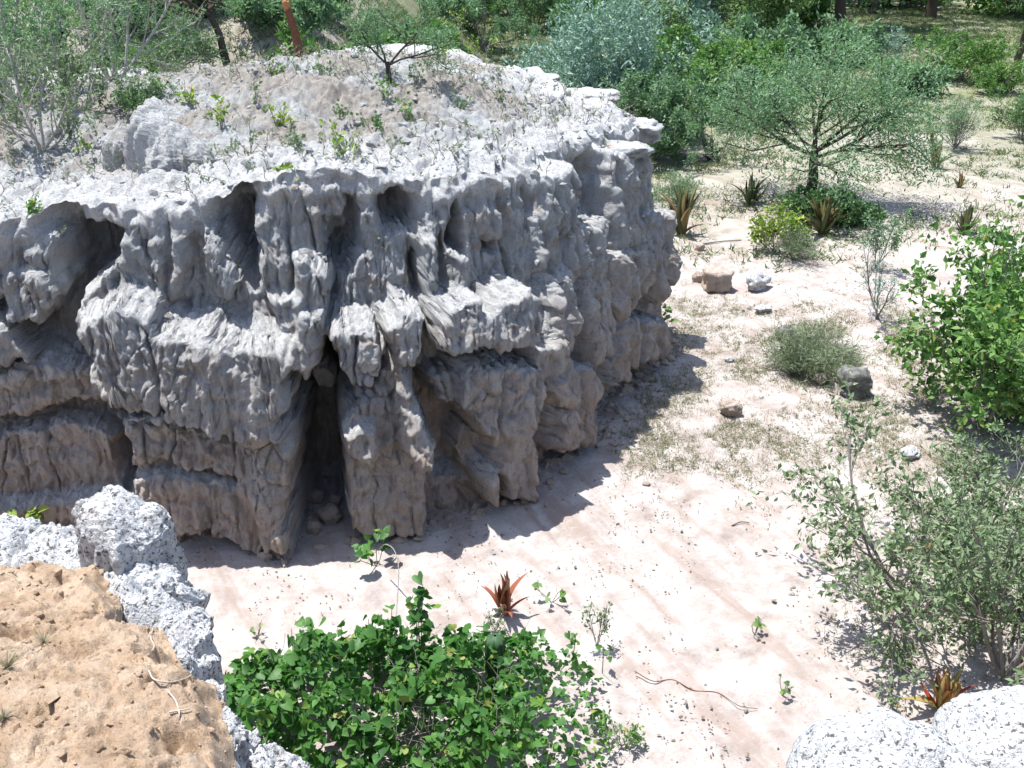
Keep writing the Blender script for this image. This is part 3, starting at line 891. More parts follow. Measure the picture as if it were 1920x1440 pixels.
# ------------------------------------------------------------------ loose rocks
_bm = bmesh.new()
bmesh.ops.create_icosphere(_bm, subdivisions=4, radius=1.0)
ICO5 = None
ICO_V = np.array([v.co[:] for v in _bm.verts])
ICO_F = np.array([[v.index for v in f.verts] for f in _bm.faces])
_bm.free()
_bm = bmesh.new()
bmesh.ops.create_icosphere(_bm, subdivisions=1, radius=1.0)
ICO1_V = np.array([v.co[:] for v in _bm.verts])
ICO1_F = np.array([[v.index for v in f.verts] for f in _bm.faces])
_bm.free()
def gpt(u, v):
    z = 0.0
    for _ in range(8):
        p = at(u, v, z)
        z = float(ground_z(p[0], p[1]))
    return np.array([p[0], p[1], z])
def tpt(u, v):
    z = 4.6
    for _ in range(8):
        p = at(u, v, z)
        z = float(plateau_z(p[0], p[1]))
    return np.array([p[0], p[1], z])
def mpp(p):                                         # metres per photograph pixel at p
    return float((np.asarray(p) - CAM) @ F_) / FPX
def rock_verts(rx, ry, rz, seed, boxy=0.0, under=0.0):
    v = ICO_V.copy()
    if boxy:
        k = np.max(np.abs(v), axis=1, keepdims=True)
        v = v * (1 - boxy) + v / k * 0.8 * boxy
    sd = seed * 5.3
    n = 0.30 * pn(v[:, 0] * 1.1 + sd, v[:, 1] * 1.1, v[:, 2] * 1.1) + 0.16 * pn(v[:, 0] * 2.6 + sd, v[:, 1] * 2.6, v[:, 2] * 2.6)
    f1, f2 = worley(v[:, 0] * 2.4 + sd, v[:, 1] * 2.4, v[:, 2] * 2.4)
    g1, g2 = worley(v[:, 0] * 6 + sd, v[:, 1] * 6, v[:, 2] * 6)
    n = n + 0.18 * (0.5 - f1) + 0.09 * (0.5 - g1) + 0.05 * fbm(v[:, 0] * 7 + sd, v[:, 1] * 7, v[:, 2] * 7, 2)
    if under:
        n = n - under * np.exp(-((v[:, 2] + 0.35) / 0.25) ** 2)
    v = v * (1 + n)[:, None]
    return v * np.array([rx, ry, rz])
def rock(label, u, vbase, w, h, seed, mat=None, boxy=0.0, under=0.0, top=False, name='rock', group='fallen rocks on the sand', rot=0.0, sink=0.25):
    p = tpt(u, vbase) if top else gpt(u, vbase)
    m = mpp(p)
    rx, rz = w * m / 2, h * m / 2 * 1.05
    v = rock_verts(rx, rx * 0.8, rz, seed, boxy, under)
    c, s = math.cos(rot), math.sin(rot)
    v[:, :2] = v[:, :2] @ np.array([[c, s], [-s, c]])
    o = link(name, mesh_from(name, v, ICO_F, mat or M_CLAY), loc=(p[0], p[1] + rx * 0.5, p[2] + rz * (1 - sink)))
    return tag(o, label, 'rock', group)
rock('big tan squared block with a shaded front, fallen on the sand', 1346, 548, 60, 46, 1, boxy=0.8)
rock('small stone touching the left end of the big tan block', 1308, 530, 20, 20, 2)
rock('pitted white rock right of the big tan block', 1421, 546, 46, 36, 3, M_CRUST, under=0.2)
rock('flat low stone on the sand below the pitted white rock', 1431, 585, 30, 12, 4, M_CRUST)
rock('grey angular rock behind the grey green grass clump', 1475, 640, 38, 30, 5, M_DARK, boxy=0.4)
rock('largest dark grey undercut boulder shaped like a mushroom near the right bush', 1602, 748, 66, 66, 6, M_DARK, under=0.45, boxy=0.3)
rock('small pale stone left of the mushroom shaped boulder', 1541, 722, 26, 22, 7)
rock('pale broken stone in dry grass below the mushroom shaped boulder', 1372, 782, 44, 32, 8, boxy=0.5)
rock('small dark stone beside a thin stick, right of the cliff end', 1312, 471, 19, 15, 9, boxy=0.4)
rock('small white stone in the dry grass left of the grass clump', 1368, 680, 18, 11, 10, M_CRUST)
rock('pale flat stone under the sparse shrub at the right', 1710, 862, 36, 22, 11, M_CRUST)
rock('dark lone pebble on the bright sand in the middle', 1212, 912, 15, 9, 12)
G3 = 'rubble at the foot of the cliff'
for k, (lb, u, v, w, h) in enumerate([
        ('largest rubble lump in the cave between the two front pillars', 618, 985, 44, 40),
        ('rubble lump on the left side of the cave between the front pillars', 590, 945, 34, 26),
        ('rubble lump at the mouth of the cave, touching the left pillar', 588, 1000, 30, 26),
        ('small rubble lump deep in the cave between the front pillars', 628, 950, 26, 24),
        ('rubble lump right of the second front pillar', 832, 955, 34, 24),
        ('round rubble stone behind the lump right of the second pillar', 850, 928, 22, 20),
        ('small rubble stone left of the round one, right of the second pillar', 826, 922, 24, 20),
        ('grey stone in the shade before the main buttress', 316, 1008, 30, 20)]):
    rock(lb, u, v, w, h, 20 + k, group=G3, boxy=0.25)
# lumpy mound on the plateau with a hollow on its shaded side
for lb, u, v, w, h, sd_, dm in (('large lumpy clay mound with a shaded hollow front, on the plateau', 312, 332, 190, 88, 41, 1.1), ('lower lumpy shoulder of clay at the left side of the large mound', 238, 326, 110, 50, 42, 0.9), ('lumpy crust heap behind the large clay mound', 300, 250, 150, 42, 43, 0.9)):
    p = tpt(u, v)
    m = mpp(p)
    rx = w * m / 2
    mo_ = pinnacle('clay_mound', lb, 'mound', p[0], p[1] + rx * 0.5, p[2] + h * m, rx * 0.85, rx * 0.62, sd_, zbot=p[2] - 0.15, flare=0.12, n_th=110, n_t=90, mat=M_CLAY, dome=dm, lump=0.75, group='clay mounds on the plateau')
    at_ = mo_.data.attributes.new('crust', 'FLOAT', 'POINT')
    at_.data.foreach_set('value', np.full(len(mo_.data.vertices), 0.55, np.float32))
# crust slabs that cap the right end of the plateau
def slab(u, v, w, h, seed, rot):
    p = tpt(u, v)
    m = mpp(p)
    rx = w * m / 2
    vv = rock_verts(rx, rx * 0.75, h * m / 2, seed, 0.35)
    c, s = math.cos(rot), math.sin(rot)
    vv[:, :2] = vv[:, :2] @ np.array([[c, s], [-s, c]])
    vv = vv + 0.05 * fbm(vv[:, 0] * 6 + seed, vv[:, 1] * 6, vv[:, 2] * 9, 4, 0.6)[:, None] * np.array([1, 1, 0.6])
    vv += np.array([p[0], p[1] + 0.15, p[2] - 0.06])
    o = link('crust_slab', mesh_from('crust_slab', vv, ICO_F, M_CLAY), parent=cliff)
    o.data.attributes.new('crust', 'FLOAT', 'POINT').data.foreach_set('value', (0.9 * sstep(-0.02, 0.06, vv[:, 2] - p[2])).astype(np.float32))
    return o
for k, (u, v, w, h, r) in enumerate([(1105, 180, 120, 30, -0.3), (1200, 242, 95, 44, -0.2), (1010, 150, 90, 22, 0.1), (1120, 215, 120, 22, -0.4), (1180, 278, 100, 24, -0.1), (1060, 250, 110, 16, 0.3), (1000, 200, 90, 16, 0.2)]):
    slab(u, v, w, h, 60 + k, r)

from mathutils.bvhtree import BVHTree
_trees = {}
def tree_of(ob, zmin=3.0):
    if ob.name not in _trees:
        me = ob.data
        co = np.empty(len(me.vertices) * 3, np.float32)
        me.vertices.foreach_get('co', co)
        co = co.reshape(-1, 3)
        vi = np.empty(len(me.loops), np.int32)
        me.loops.foreach_get('vertex_index', vi)
        q4 = vi.reshape(-1, 4)
        q4 = q4[(co[q4, 2].min(1) > zmin) & (np.abs(co[q4, 0]).max(1) < 12.5)]
        used, inv = np.unique(q4, return_inverse=True)
        _trees[ob.name] = BVHTree.FromPolygons(co[used].tolist(), inv.reshape(-1, 4).tolist())
    return _trees[ob.name]
def drop(ob, x, y):                                 # height of the mesh under each point
    tree = tree_of(ob)
    z = np.full(len(x), np.nan)
    for i in range(len(x)):
        loc = tree.ray_cast(Vector((x[i], y[i], 12.0)), Vector((0, 0, -1)))[0]
        if loc is not None:
            z[i] = loc.z
    return z

# ------------------------------------------------------------------ plants
BARK_D = bark_mat('dark_bark', (0.035, 0.026, 0.02), (0.10, 0.08, 0.065))
BARK_G = bark_mat('grey_twig', (0.13, 0.115, 0.10), (0.30, 0.275, 0.25))
BARK_P = bark_mat('pale_twig', (0.22, 0.205, 0.19), (0.46, 0.44, 0.41))
BARK_R = bark_mat('red_bark', (0.07, 0.03, 0.018), (0.19, 0.085, 0.05))
L_ACAC = leaf_mat('acacia_leaf', [(0.0, (0.10, 0.17, 0.105)), (0.5, (0.155, 0.25, 0.145)), (1.0, (0.225, 0.32, 0.17))])
L_GREY = leaf_mat('grey_blue_leaf', [(0.0, (0.13, 0.215, 0.17)), (0.5, (0.22, 0.325, 0.265)), (1.0, (0.30, 0.40, 0.33))], 0.7, 0.15)
L_YELL = leaf_mat('yellow_green_leaf', [(0.0, (0.12, 0.19, 0.035)), (0.6, (0.22, 0.30, 0.05)), (1.0, (0.34, 0.38, 0.06))])
L_DARK = leaf_mat('dark_green_leaf', [(0.0, (0.065, 0.125, 0.055)), (0.5, (0.11, 0.195, 0.08)), (1.0, (0.175, 0.26, 0.10))])
L_MID = leaf_mat('mid_green_leaf', [(0.0, (0.065, 0.14, 0.042)), (0.5, (0.115, 0.22, 0.062)), (0.95, (0.19, 0.30, 0.07)), (1.0, (0.36, 0.28, 0.07))])
L_OLIVE = leaf_mat('olive_leaf', [(0.0, (0.09, 0.14, 0.065)), (0.6, (0.16, 0.22, 0.115)), (0.985, (0.23, 0.28, 0.16)), (1.0, (0.30, 0.18, 0.08))], 0.6, 0.25)
L_LUSH = leaf_mat('lush_leaf', [(0.0, (0.028, 0.095, 0.022)), (0.5, (0.055, 0.155, 0.034)), (0.90, (0.10, 0.225, 0.05)), (0.975, (0.18, 0.29, 0.05)), (1.0, (0.34, 0.30, 0.10))], 0.5, 0.4, 0.3)
L_DRY = leaf_mat('dry_grass_blade', [(0.0, (0.21, 0.18, 0.12)), (0.5, (0.33, 0.29, 0.20)), (1.0, (0.42, 0.38, 0.28))], 0.8, 0.15)
L_GRS = leaf_mat('green_grass_blade', [(0.0, (0.06, 0.10, 0.04)), (0.5, (0.11, 0.165, 0.06)), (1.0, (0.22, 0.235, 0.10))], 0.7, 0.2)

def nrm(a):
    return a / np.maximum(np.linalg.norm(a, axis=-1, keepdims=True), 1e-9)
NP = 5
def polylines(rng, P0, D0, Ln, curv, up):
    n = len(P0)
    pts = np.zeros((n, NP, 3))
    dirs = np.zeros((n, NP, 3))
    d = nrm(D0)
    pts[:, 0] = P0
    dirs[:, 0] = d
    for k in range(1, NP):
        d = nrm(d + rng.normal(size=(n, 3)) * curv + np.array([0, 0, up]))
        pts[:, k] = pts[:, k - 1] + d * (Ln / (NP - 1))[:, None]
        dirs[:, k] = d
    return pts, dirs
def interp(A, idx, t):
    x = t * (NP - 1)
    k = np.clip(x.astype(int), 0, NP - 2)
    f = (x - k)[:, None]
    return A[idx, k] * (1 - f) + A[idx, k + 1] * f
def grow(rng, roots, levels):
    """roots: (P0, D0, length, radius, curv, up); levels: children per branch, start fraction, angle, length ratio, curvature, upward pull"""
    P0, D0, Ln, Rd, curv, up = roots
    out = []
    pts, dirs = polylines(rng, P0, D0, Ln, curv, up)
    out.append((pts, dirs, Rd, Rd * 0.55, Ln))
    for (nch, f0, angd, lr, cv, u) in levels:
        pts, dirs, r0, r1, L0 = out[-1]
        idx = np.repeat(np.arange(len(pts)), nch)
        t = f0 + (1 - f0) * (np.tile(np.arange(nch), len(pts)) + rng.rand(len(idx))) / nch
        p = interp(pts, idx, t)
        dr = nrm(interp(dirs, idx, t))
        rv = rng.normal(size=dr.shape)
        side = nrm(rv - (rv * dr).sum(-1, keepdims=True) * dr)
        a = np.radians(angd * (0.6 + 0.8 * rng.rand(len(idx))))[:, None]
        nd = dr * np.cos(a) + side * np.sin(a)
        ln = L0[idx] * lr * (0.6 + 0.7 * rng.rand(len(idx))) * (1.15 - 0.5 * t)
        rr = (r0[idx] * (1 - t) + r1[idx] * t) * 0.6
        q, dq = polylines(rng, p, nd, ln, cv, u)
        out.append((q, dq, rr, rr * 0.5, ln))
    return out
def tubes(sets):
    Vs, Fs, base = [], [], 0
    for pts, r0, r1, sides in sets:
        n = len(pts)
        tg = nrm(np.gradient(pts, axis=1))
        ref_ = np.where(np.abs(tg[..., 2:3]) > 0.9, np.array([1.0, 0, 0]), np.array([0, 0, 1.0]))
        a = nrm(np.cross(tg, ref_))
        b = np.cross(tg, a)
        kk = pts.shape[1]
        rad = r0[:, None] + (r1 - r0)[:, None] * np.linspace(0, 1, kk)[None, :]
        th = np.linspace(0, 2 * math.pi, sides, endpoint=False)
        ring = pts[:, :, None, :] + rad[:, :, None, None] * (np.cos(th)[None, None, :, None] * a[:, :, None, :] + np.sin(th)[None, None, :, None] * b[:, :, None, :])
        f = grid_faces(kk, sides, True)
        Vs.append(ring.reshape(-1, 3))
        Fs.append((f[None] + (np.arange(n) * kk * sides)[:, None, None]).reshape(-1, 4) + base)
        base += n * kk * sides
    return np.concatenate(Vs), np.concatenate(Fs)
def leaf_quads(rng, pos, dr, L, W, fold=0.25, flat=0.6):
    n = len(pos)
    dr = nrm(dr)
    nn = nrm(rng.normal(size=(n, 3)) * (1 - flat) + np.array([0, 0, 1.0]) * flat)
    sd = nrm(np.cross(dr, nn))
    nn = np.cross(sd, dr)
    L = L[:, None]
    W = W[:, None]
    a = pos
    m = pos + dr * L * 0.45
    V_ = np.stack([a, m + sd * W * 0.5 + nn * W * fold, pos + dr * L, m - sd * W * 0.5 + nn * W * fold], 1).reshape(-1, 3)
    return V_, np.arange(4 * n).reshape(n, 4)
KINDS_ = {
    # n_root, spread deg, root len, root up, root curv, levels, leaf per m-ish count, leaf len, width, droop, mat, bark, radius
    'thorn': dict(nroot=6, spread=55, up=0.05, curv=0.18, lv=[(6, 0.25, 45, 0.6, 0.22, 0.05), (6, 0.2, 50, 0.55, 0.25, 0.02)], leaves=6000, L=0.055, W=0.022, mat=L_ACAC, bark=BARK_G, r=0.018),
    'dense': dict(nroot=9, spread=60, up=0.06, curv=0.18, lv=[(7, 0.2, 50, 0.6, 0.2, 0.06), (6, 0.2, 50, 0.5, 0.25, 0.04)], leaves=9000, L=0.07, W=0.035, mat=L_MID, bark=BARK_G, r=0.02),
    'fine': dict(nroot=16, spread=50, up=0.03, curv=0.12, lv=[(7, 0.15, 32, 0.7, 0.15, 0.08), (5, 0.2, 35, 0.5, 0.18, 0.06)], leaves=9000, L=0.06, W=0.016, mat=L_GREY, bark=BARK_G, r=0.012),
    'seedling': dict(nroot=2, spread=35, up=0.05, curv=0.2, lv=[(4, 0.3, 45, 0.5, 0.2, 0.05)], leaves=60, L=0.075, W=0.045, mat=L_YELL, bark=BARK_G, r=0.007),
    'airy': dict(nroot=7, spread=58, up=0.04, curv=0.12, lv=[(6, 0.25, 38, 0.6, 0.14, 0.05), (5, 0.2, 40, 0.5, 0.16, 0.0)], leaves=4500, L=0.065, W=0.026, mat=L_OLIVE, bark=BARK_G, r=0.016),
}
def plant(name, label, cat, u, vbase, w, h, kind, seed, group=None, top=False, where=None, **kw):
    K = dict(KINDS_[kind])
    K.update(kw)
    rng = np.random.RandomState(seed)
    p = where if where is not None else (tpt(u, vbase) if top else gpt(u, vbase))
    m = mpp(p)
    Wm, Hm = w * m, h * m / 0.93
    n = K['nroot']
    az = (np.arange(n) + rng.rand(n) * 0.8) / n * 2 * math.pi
    el = np.radians(K['spread'] * np.sqrt(0.08 + 0.92 * rng.rand(n)))
    D0 = np.stack([np.cos(az) * np.sin(el), np.sin(az) * np.sin(el), np.cos(el)], -1)
    trunk_h = K.get('trunk', 0.0) * Hm
    scale = max(Hm - trunk_h, 0.3)
    P0 = np.zeros((n, 3)) + rng.normal(size=(n, 3)) * np.array([1, 1, 0]) * 0.02 * Wm * (0.3 if trunk_h else 1)
    P0[:, 2] = trunk_h * (0.75 + 0.3 * rng.rand(n)) if trunk_h else 0
    out = grow(rng, (P0, D0, scale * (0.6 + 0.5 * rng.rand(n)), np.full(n, K['r'] * (1.0 + 0.4 * (Hm > 2))), K['curv'], K['up']), K['lv'])
    pts, dirs, r0, r1, L0 = out[-1]
    nl = K['leaves']
    idx = rng.randint(0, len(pts), nl)
    t = 0.05 + 0.95 * rng.rand(nl) ** 0.8
    pos = interp(pts, idx, t)
    # fit to the wanted width and height
    rr = np.hypot(pos[:, 0], pos[:, 1])
    sx = (Wm / 2) / np.percentile(rr, 96)
    lo = trunk_h
    sz = max(Hm - lo, 0.05) / max(np.percentile(pos[:, 2] - lo, 98), 0.05)
    depth = K.get('depth', 1.0)
    def fit(a):
        b = a.copy()
        b[..., 0] *= sx
        b[..., 1] *= sx * depth
        zz = b[..., 2] - lo
        b[..., 2] = np.where(zz > 0, zz * sz, zz) + lo
        b[..., 2] = np.maximum(b[..., 2], 0.02 + 0.05 * lo)
        lean = K.get('lean')
        if lean:
            b[..., 0] += lean[0] * b[..., 2]
            b[..., 1] += lean[1] * b[..., 2]
        return b
    pos = fit(pos)
    jit = K.get('jit', 0.5) * K['L']
    pos = pos + rng.normal(size=pos.shape) * jit
    pos[:, 2] = np.maximum(pos[:, 2], 0.02)
    ld = nrm(interp(dirs, idx, t)) * 0.5 + rng.normal(size=pos.shape) * 0.6 + np.array([0, 0, K.get('droop', 0.0)])
    sz_ = 0.6 + 0.8 * rng.rand(nl)
    big = K.get('scale', 1.0)
    V_, F2 = leaf_quads(rng, pos, ld, K['L'] * sz_ * big, K['W'] * sz_ * big, 0.2, K.get('flat', 0.45))
    root = thing(name, label, cat, tuple(p), group)
    sets = []
    sides = [6, 4, 3, 3]
    if m * FPX > 24 and len(out) > 2:                # far away the last twigs are thinner than a hair
        out = out[:-1]
    for k, (a, b, c0, c1, ll) in enumerate(out):
        a = a[:, ::2] if k == len(out) - 1 else a
        sets.append((fit(a), np.maximum(c0, 0.0022), np.maximum(c1, 0.0016), sides[k]))
    if trunk_h:
        k = 9
        tz = np.linspace(-0.1, trunk_h, k)
        tx = np.stack([0.12 * trunk_h * pn(tz * 1.2 + seed, 0.3, 0.5), 0.12 * trunk_h * pn(tz * 1.2 + seed, 5.3, 0.5), tz], -1)
        tx[:, :2] -= tx[-1, :2] * np.linspace(0, 1, k)[:, None]
        lean = K.get('lean')
        if lean:
            tx[:, 0] += lean[0] * tz
            tx[:, 1] += lean[1] * tz
        tr = K.get('trunk_r', 0.07)
        tv, tf = tubes([(tx[None], np.array([tr * 1.25]), np.array([tr * 0.8]), 9)])
        link('trunk', mesh_from('trunk', tv, tf, K['bark']), root)
    bv, bf = tubes(sets)
    link('branches', mesh_from('branches', bv, bf, K['bark']), root)['kind'] = 'stuff'
    crown = link('crown' if trunk_h else 'foliage', mesh_from('foliage', V_, F2, K['mat'], False), root)
    crown['kind'] = 'stuff'
    return root

# ---- strap leaves for the aloes and agaves
def strap_mesh(name, mat, curve, seed, width=0.15):
    n = 9
    rng = np.random.RandomState(seed)
    s = np.linspace(0, 1, n)
    ang_ = curve * (s - 0.3) + 0.15 * rng.normal()
    x = np.concatenate([[0], np.cumsum(np.cos(ang_[1:]) / (n - 1))])
    z = np.concatenate([[0], np.cumsum(np.sin(ang_[1:]) / (n - 1))])
    w = width * (0.75 + 0.5 * s - 1.25 * s ** 2.2) * 0.5 + 0.002
    th = 0.035 * (1 - s) + 0.004
    V_ = np.zeros((n, 4, 3))
    V_[:, 0] = np.stack([x, -w, z + w * 0.45], -1)
    V_[:, 1] = np.stack([x, 0 * w, z], -1)
    V_[:, 2] = np.stack([x, w, z + w * 0.45], -1)
    V_[:, 3] = np.stack([x, 0 * w, z - th], -1)
    return mesh_from(name, V_.reshape(-1, 3), grid_faces(n, 4, True), mat)
A_RED = leaf_mat('red_aloe_leaf', [(0.0, (0.28, 0.075, 0.045)), (0.5, (0.36, 0.15, 0.085)), (1.0, (0.32, 0.22, 0.10))], 0.45, 0.1, 0.4)
A_ORNG = leaf_mat('orange_aloe_leaf', [(0.0, (0.34, 0.08, 0.03)), (0.5, (0.36, 0.19, 0.05)), (1.0, (0.30, 0.27, 0.09))], 0.45, 0.1, 0.4)
A_GRN = leaf_mat('dark_aloe_leaf', [(0.0, (0.035, 0.065, 0.03)), (0.6, (0.07, 0.10, 0.04)), (1.0, (0.15, 0.14, 0.05))], 0.45, 0.1, 0.4)
A_TAN = leaf_mat('brown_green_aloe_leaf', [(0.0, (0.06, 0.08, 0.03)), (0.5, (0.12, 0.12, 0.045)), (1.0, (0.22, 0.13, 0.06))], 0.5, 0.1, 0.3)
A_ACC = leaf_mat('scarlet_aloe_leaf', [(0.0, (0.50, 0.07, 0.03)), (1.0, (0.50, 0.10, 0.05))], 0.4, 0.1, 0.4)
STRAPS = {m.name: [strap_mesh('leaf', m, c, i, wd) for i, (c, wd) in enumerate([(-0.5, .23), (0.45, .2), (-0.9, .22), (0.8, .19)])] for m in (A_RED, A_ORNG, A_GRN, A_TAN, A_ACC)}
def aloe(label, u, vbase, w, h, mat, n, seed, group='aloes and agaves on the sand', top=False, upright=0.55, accent=0, name='aloe'):
    rng = np.random.RandomState(seed)
    p = tpt(u, vbase) if top else gpt(u, vbase)
    m = mpp(p)
    R, H = w * m / 2, h * m / 0.92
    root = thing(name, label, 'aloe', tuple(p), group)
    for k in range(n):
        f = (k + 0.5) / n
        el = math.radians(20 + 65 * (f ** upright))
        L = math.hypot(R * math.cos(el) * 1.1, H * math.sin(el)) * (0.8 + 0.35 * rng.rand())
        me = STRAPS[mat.name][rng.randint(4)]
        if k < accent:
            me = STRAPS[A_ACC.name][rng.randint(4)]
        o = link('leaf', me, root)
        az = k * 2.39996 + rng.rand() * 0.5
        o.location = (0.03 * math.cos(az), 0.03 * math.sin(az), 0.0)
        o.rotation_euler = (rng.normal() * 0.2, -el, az)
        ws = L * (0.85 + 0.3 * rng.rand())
        o.scale = (L, ws, ws)
    return root

# ------------------------------------------------------------------ the plants of the photograph
# background trees and shrubs beyond the promontory
GB = 'trees and shrubs of the far scrub'
plant('thorn_tree', 'large feathery acacia with a dark trunk at the top, left of the shady clearing', 'tree', 1575, 62, 560, 280, 'thorn', 101, GB, trunk=0.34, trunk_r=0.30, leaves=26000, L=0.30, W=0.14, bark=BARK_D, r=0.09, jit=2.0, spread=75, lean=(-0.12, 0), depth=0.6)
plant('thorn_tree', 'dark trunked tree at the top, right of the shady clearing', 'tree', 1745, 34, 420, 230, 'thorn', 102, GB, trunk=0.36, trunk_r=0.30, leaves=13000, L=0.22, W=0.10, bark=BARK_D, r=0.09, spread=70, mat=L_DARK)
plant('thorn_tree', 'slender tree cut by the right edge near the top', 'tree', 1905, 150, 220, 260, 'thorn', 103, GB, trunk=0.42, trunk_r=0.14, leaves=9000, L=0.12, W=0.05, bark=BARK_D, r=0.05, mat=L_DARK)
plant('thorn_tree', 'forked dark tree behind the two clearing trunks', 'tree', 1640, 26, 300, 200, 'thorn', 104, GB, trunk=0.35, trunk_r=0.22, leaves=7000, L=0.22, W=0.10, bark=BARK_D, r=0.09, mat=L_DARK)
plant('thorn_tree', 'yellowish green acacia crown sweeping to the ground at the top centre', 'tree', 1390, 105, 430, 190, 'thorn', 105, GB, trunk=0.12, trunk_r=0.16, leaves=28000, L=0.19, W=0.09, r=0.05, jit=1.6, spread=78, mat=leaf_mat('sunny_acacia_leaf', [(0.0, (0.075, 0.13, 0.05)), (0.5, (0.13, 0.205, 0.075)), (1.0, (0.21, 0.27, 0.09))]))
plant('shrub', 'pale feathery shrub at the top, just left of the sandy track', 'shrub', 905, 95, 260, 150, 'thorn', 106, GB, leaves=12000, L=0.13, W=0.05, r=0.04)
plant('shrub', 'dark round bush at the top edge, left of the sandy track', 'shrub', 1010, 62, 130, 90, 'dense', 107, GB, leaves=7000, L=0.15, W=0.07, r=0.03, mat=L_DARK)
plant('shrub', 'bush with a thin trunk at the top edge, right of the sandy track', 'shrub', 1135, 45, 160, 90, 'dense', 108, GB, leaves=8000, L=0.18, W=0.09, r=0.05, mat=L_ACAC, trunk=0.2, trunk_r=0.07)
plant('shrub', 'broad silvery blue grey bush behind the right end of the cliff', 'shrub', 1110, 255, 300, 205, 'fine', 109, None, leaves=30000, L=0.19, W=0.06, nroot=22, spread=66, flat=0.2, jit=1.2)
plant('shrub', 'green brush below the silvery bush, against the right end of the cliff', 'shrub', 1225, 300, 210, 150, 'dense', 110, GB, leaves=16000, L=0.12, W=0.055, mat=L_ACAC)
plant('shrub', 'low yellowish green bush mass under the feathery acacia', 'shrub', 1330, 200, 330, 110, 'dense', 111, GB, leaves=18000, L=0.16, W=0.08, mat=L_MID)
plant('shrub', 'bare twiggy bush with few leaves, left of the umbrella tree', 'shrub', 1345, 305, 200, 110, 'airy', 112, GB, leaves=5000, mat=L_ACAC)
plant('shrub', 'small greyish sapling before the shady clearing', 'shrub', 1660, 120, 90, 60, 'airy', 113, GB, leaves=2200, L=0.10, W=0.05, mat=L_GREY)
plant('shrub', 'bright green bush right of the shady clearing', 'shrub', 1800, 150, 170, 75, 'dense', 114, GB, leaves=9000, L=0.12, W=0.06)
plant('shrub', 'low green bush in front of the bright one near the right edge', 'shrub', 1860, 175, 120, 50, 'dense', 115, GB, leaves=6000, L=0.10, W=0.05)
plant('shrub', 'grey green bush above the small aloes at the right', 'shrub', 1790, 280, 110, 85, 'fine', 116, GB, leaves=6000, mat=L_ACAC)
plant('shrub', 'dark bush cut by the right edge below the slender tree', 'shrub', 1915, 262, 110, 90, 'dense', 117, GB, leaves=6000, mat=L_DARK)
for k, (u, v, w, h, lb) in enumerate([(1000, 20, 150, 70, 'bush at the very top, left of the sandy track'), (1250, 30, 170, 80, 'dark bush behind the feathery acacia, top centre'),
                                      (1480, 45, 180, 80, 'green bush at the foot of the left clearing tree'), (1700, 8, 260, 70, 'far green thicket behind the clearing')]):
    plant('shrub', lb, 'shrub', u, v, w, h, 'dense', 130 + k, GB, leaves=9000, L=0.27, W=0.13, r=0.05, mat=(L_DARK, L_ACAC, L_MID)[k % 3])
more = [(1190, 90, 150, 75, 'rounded green bush right of the sandy track', L_MID), (1075, 70, 110, 60, 'small dark bush on the left side of the sandy track', L_DARK), (1290, 120, 200, 90, 'pale twiggy bush below the feathery acacia', L_GREY),
        (1450, 140, 200, 90, 'green bush between the feathery acacia and the umbrella tree', L_ACAC), (1230, 190, 160, 90, 'yellowish bush right of the silvery bush', L_MID), (1560, 120, 150, 60, 'low shrub in front of the left clearing tree', L_ACAC),
        (1400, 230, 160, 80, 'olive bush left behind the umbrella tree', L_ACAC),
        (1700, 175, 130, 46, 'low pale shrub on the sand right behind the umbrella tree', L_ACAC), (1255, 260, 120, 80, 'yellow tinged bush behind the right tip of the cliff', L_MID), (1620, 12, 220, 60, 'dark thicket behind the left clearing trunk', L_DARK),
        (1320, 60, 240, 110, 'tall green thicket at the top, left of the clearing', L_ACAC), (1160, 25, 160, 60, 'green thicket at the top edge right of the sandy track', L_DARK), (1900, 30, 180, 90, 'green thicket in the top right corner', L_MID)]
for k, (u, v, w, h, lb, mt) in enumerate(more):
    plant('shrub', lb, 'shrub', u, v, w, h, 'dense', 320 + k, GB, leaves=4600, L=0.0058 * (8 / max(0.06, math.tan(PITCH - math.atan((720 - v) / FPX)))) * 0.9, W=0.0029 * (8 / max(0.06, math.tan(PITCH - math.atan((720 - v) / FPX)))) * 0.9, r=0.03, mat=mt)
# the umbrella tree in the middle distance and what grows round it
plant('umbrella_tree', 'round crowned acacia with a short dark trunk, standing alone right of the cliff', 'tree', 1515, 376, 385, 245, 'thorn', 140, None, trunk=0.36, trunk_r=0.13, leaves=19000, L=0.105, W=0.036, bark=BARK_D, r=0.035, spread=80, nroot=11, up=0.0, jit=2.6)
plant('shrub', 'leafy undergrowth round the foot of the umbrella tree', 'shrub', 1565, 405, 180, 34, 'dense', 141, None, leaves=12000, L=0.10, W=0.055, mat=L_DARK)
plant('shrub', 'yellow green leafy shrub before the brown aloe clump', 'shrub', 1452, 470, 110, 80, 'airy', 142, None, leaves=900, L=0.10, W=0.07, mat=L_YELL)
plant('shrub', 'grey twiggy shrub right of the yellow green shrub', 'shrub', 1490, 485, 110, 50, 'fine', 143, None, leaves=2500, mat=L_OLIVE)
plant('shrub', 'thin upright shrub with sparse yellow tips on white sand', 'shrub', 1640, 505, 90, 110, 'airy', 144, None, leaves=900, L=0.07, W=0.035, mat=L_ACAC, nroot=3, spread=38)
plant('sapling', 'thin bluish thorn sapling beside the right hand bush', 'shrub', 1645, 600, 120, 130, 'thorn', 145, None, leaves=1300, L=0.05, W=0.014, nroot=3, spread=45, mat=L_GREY)
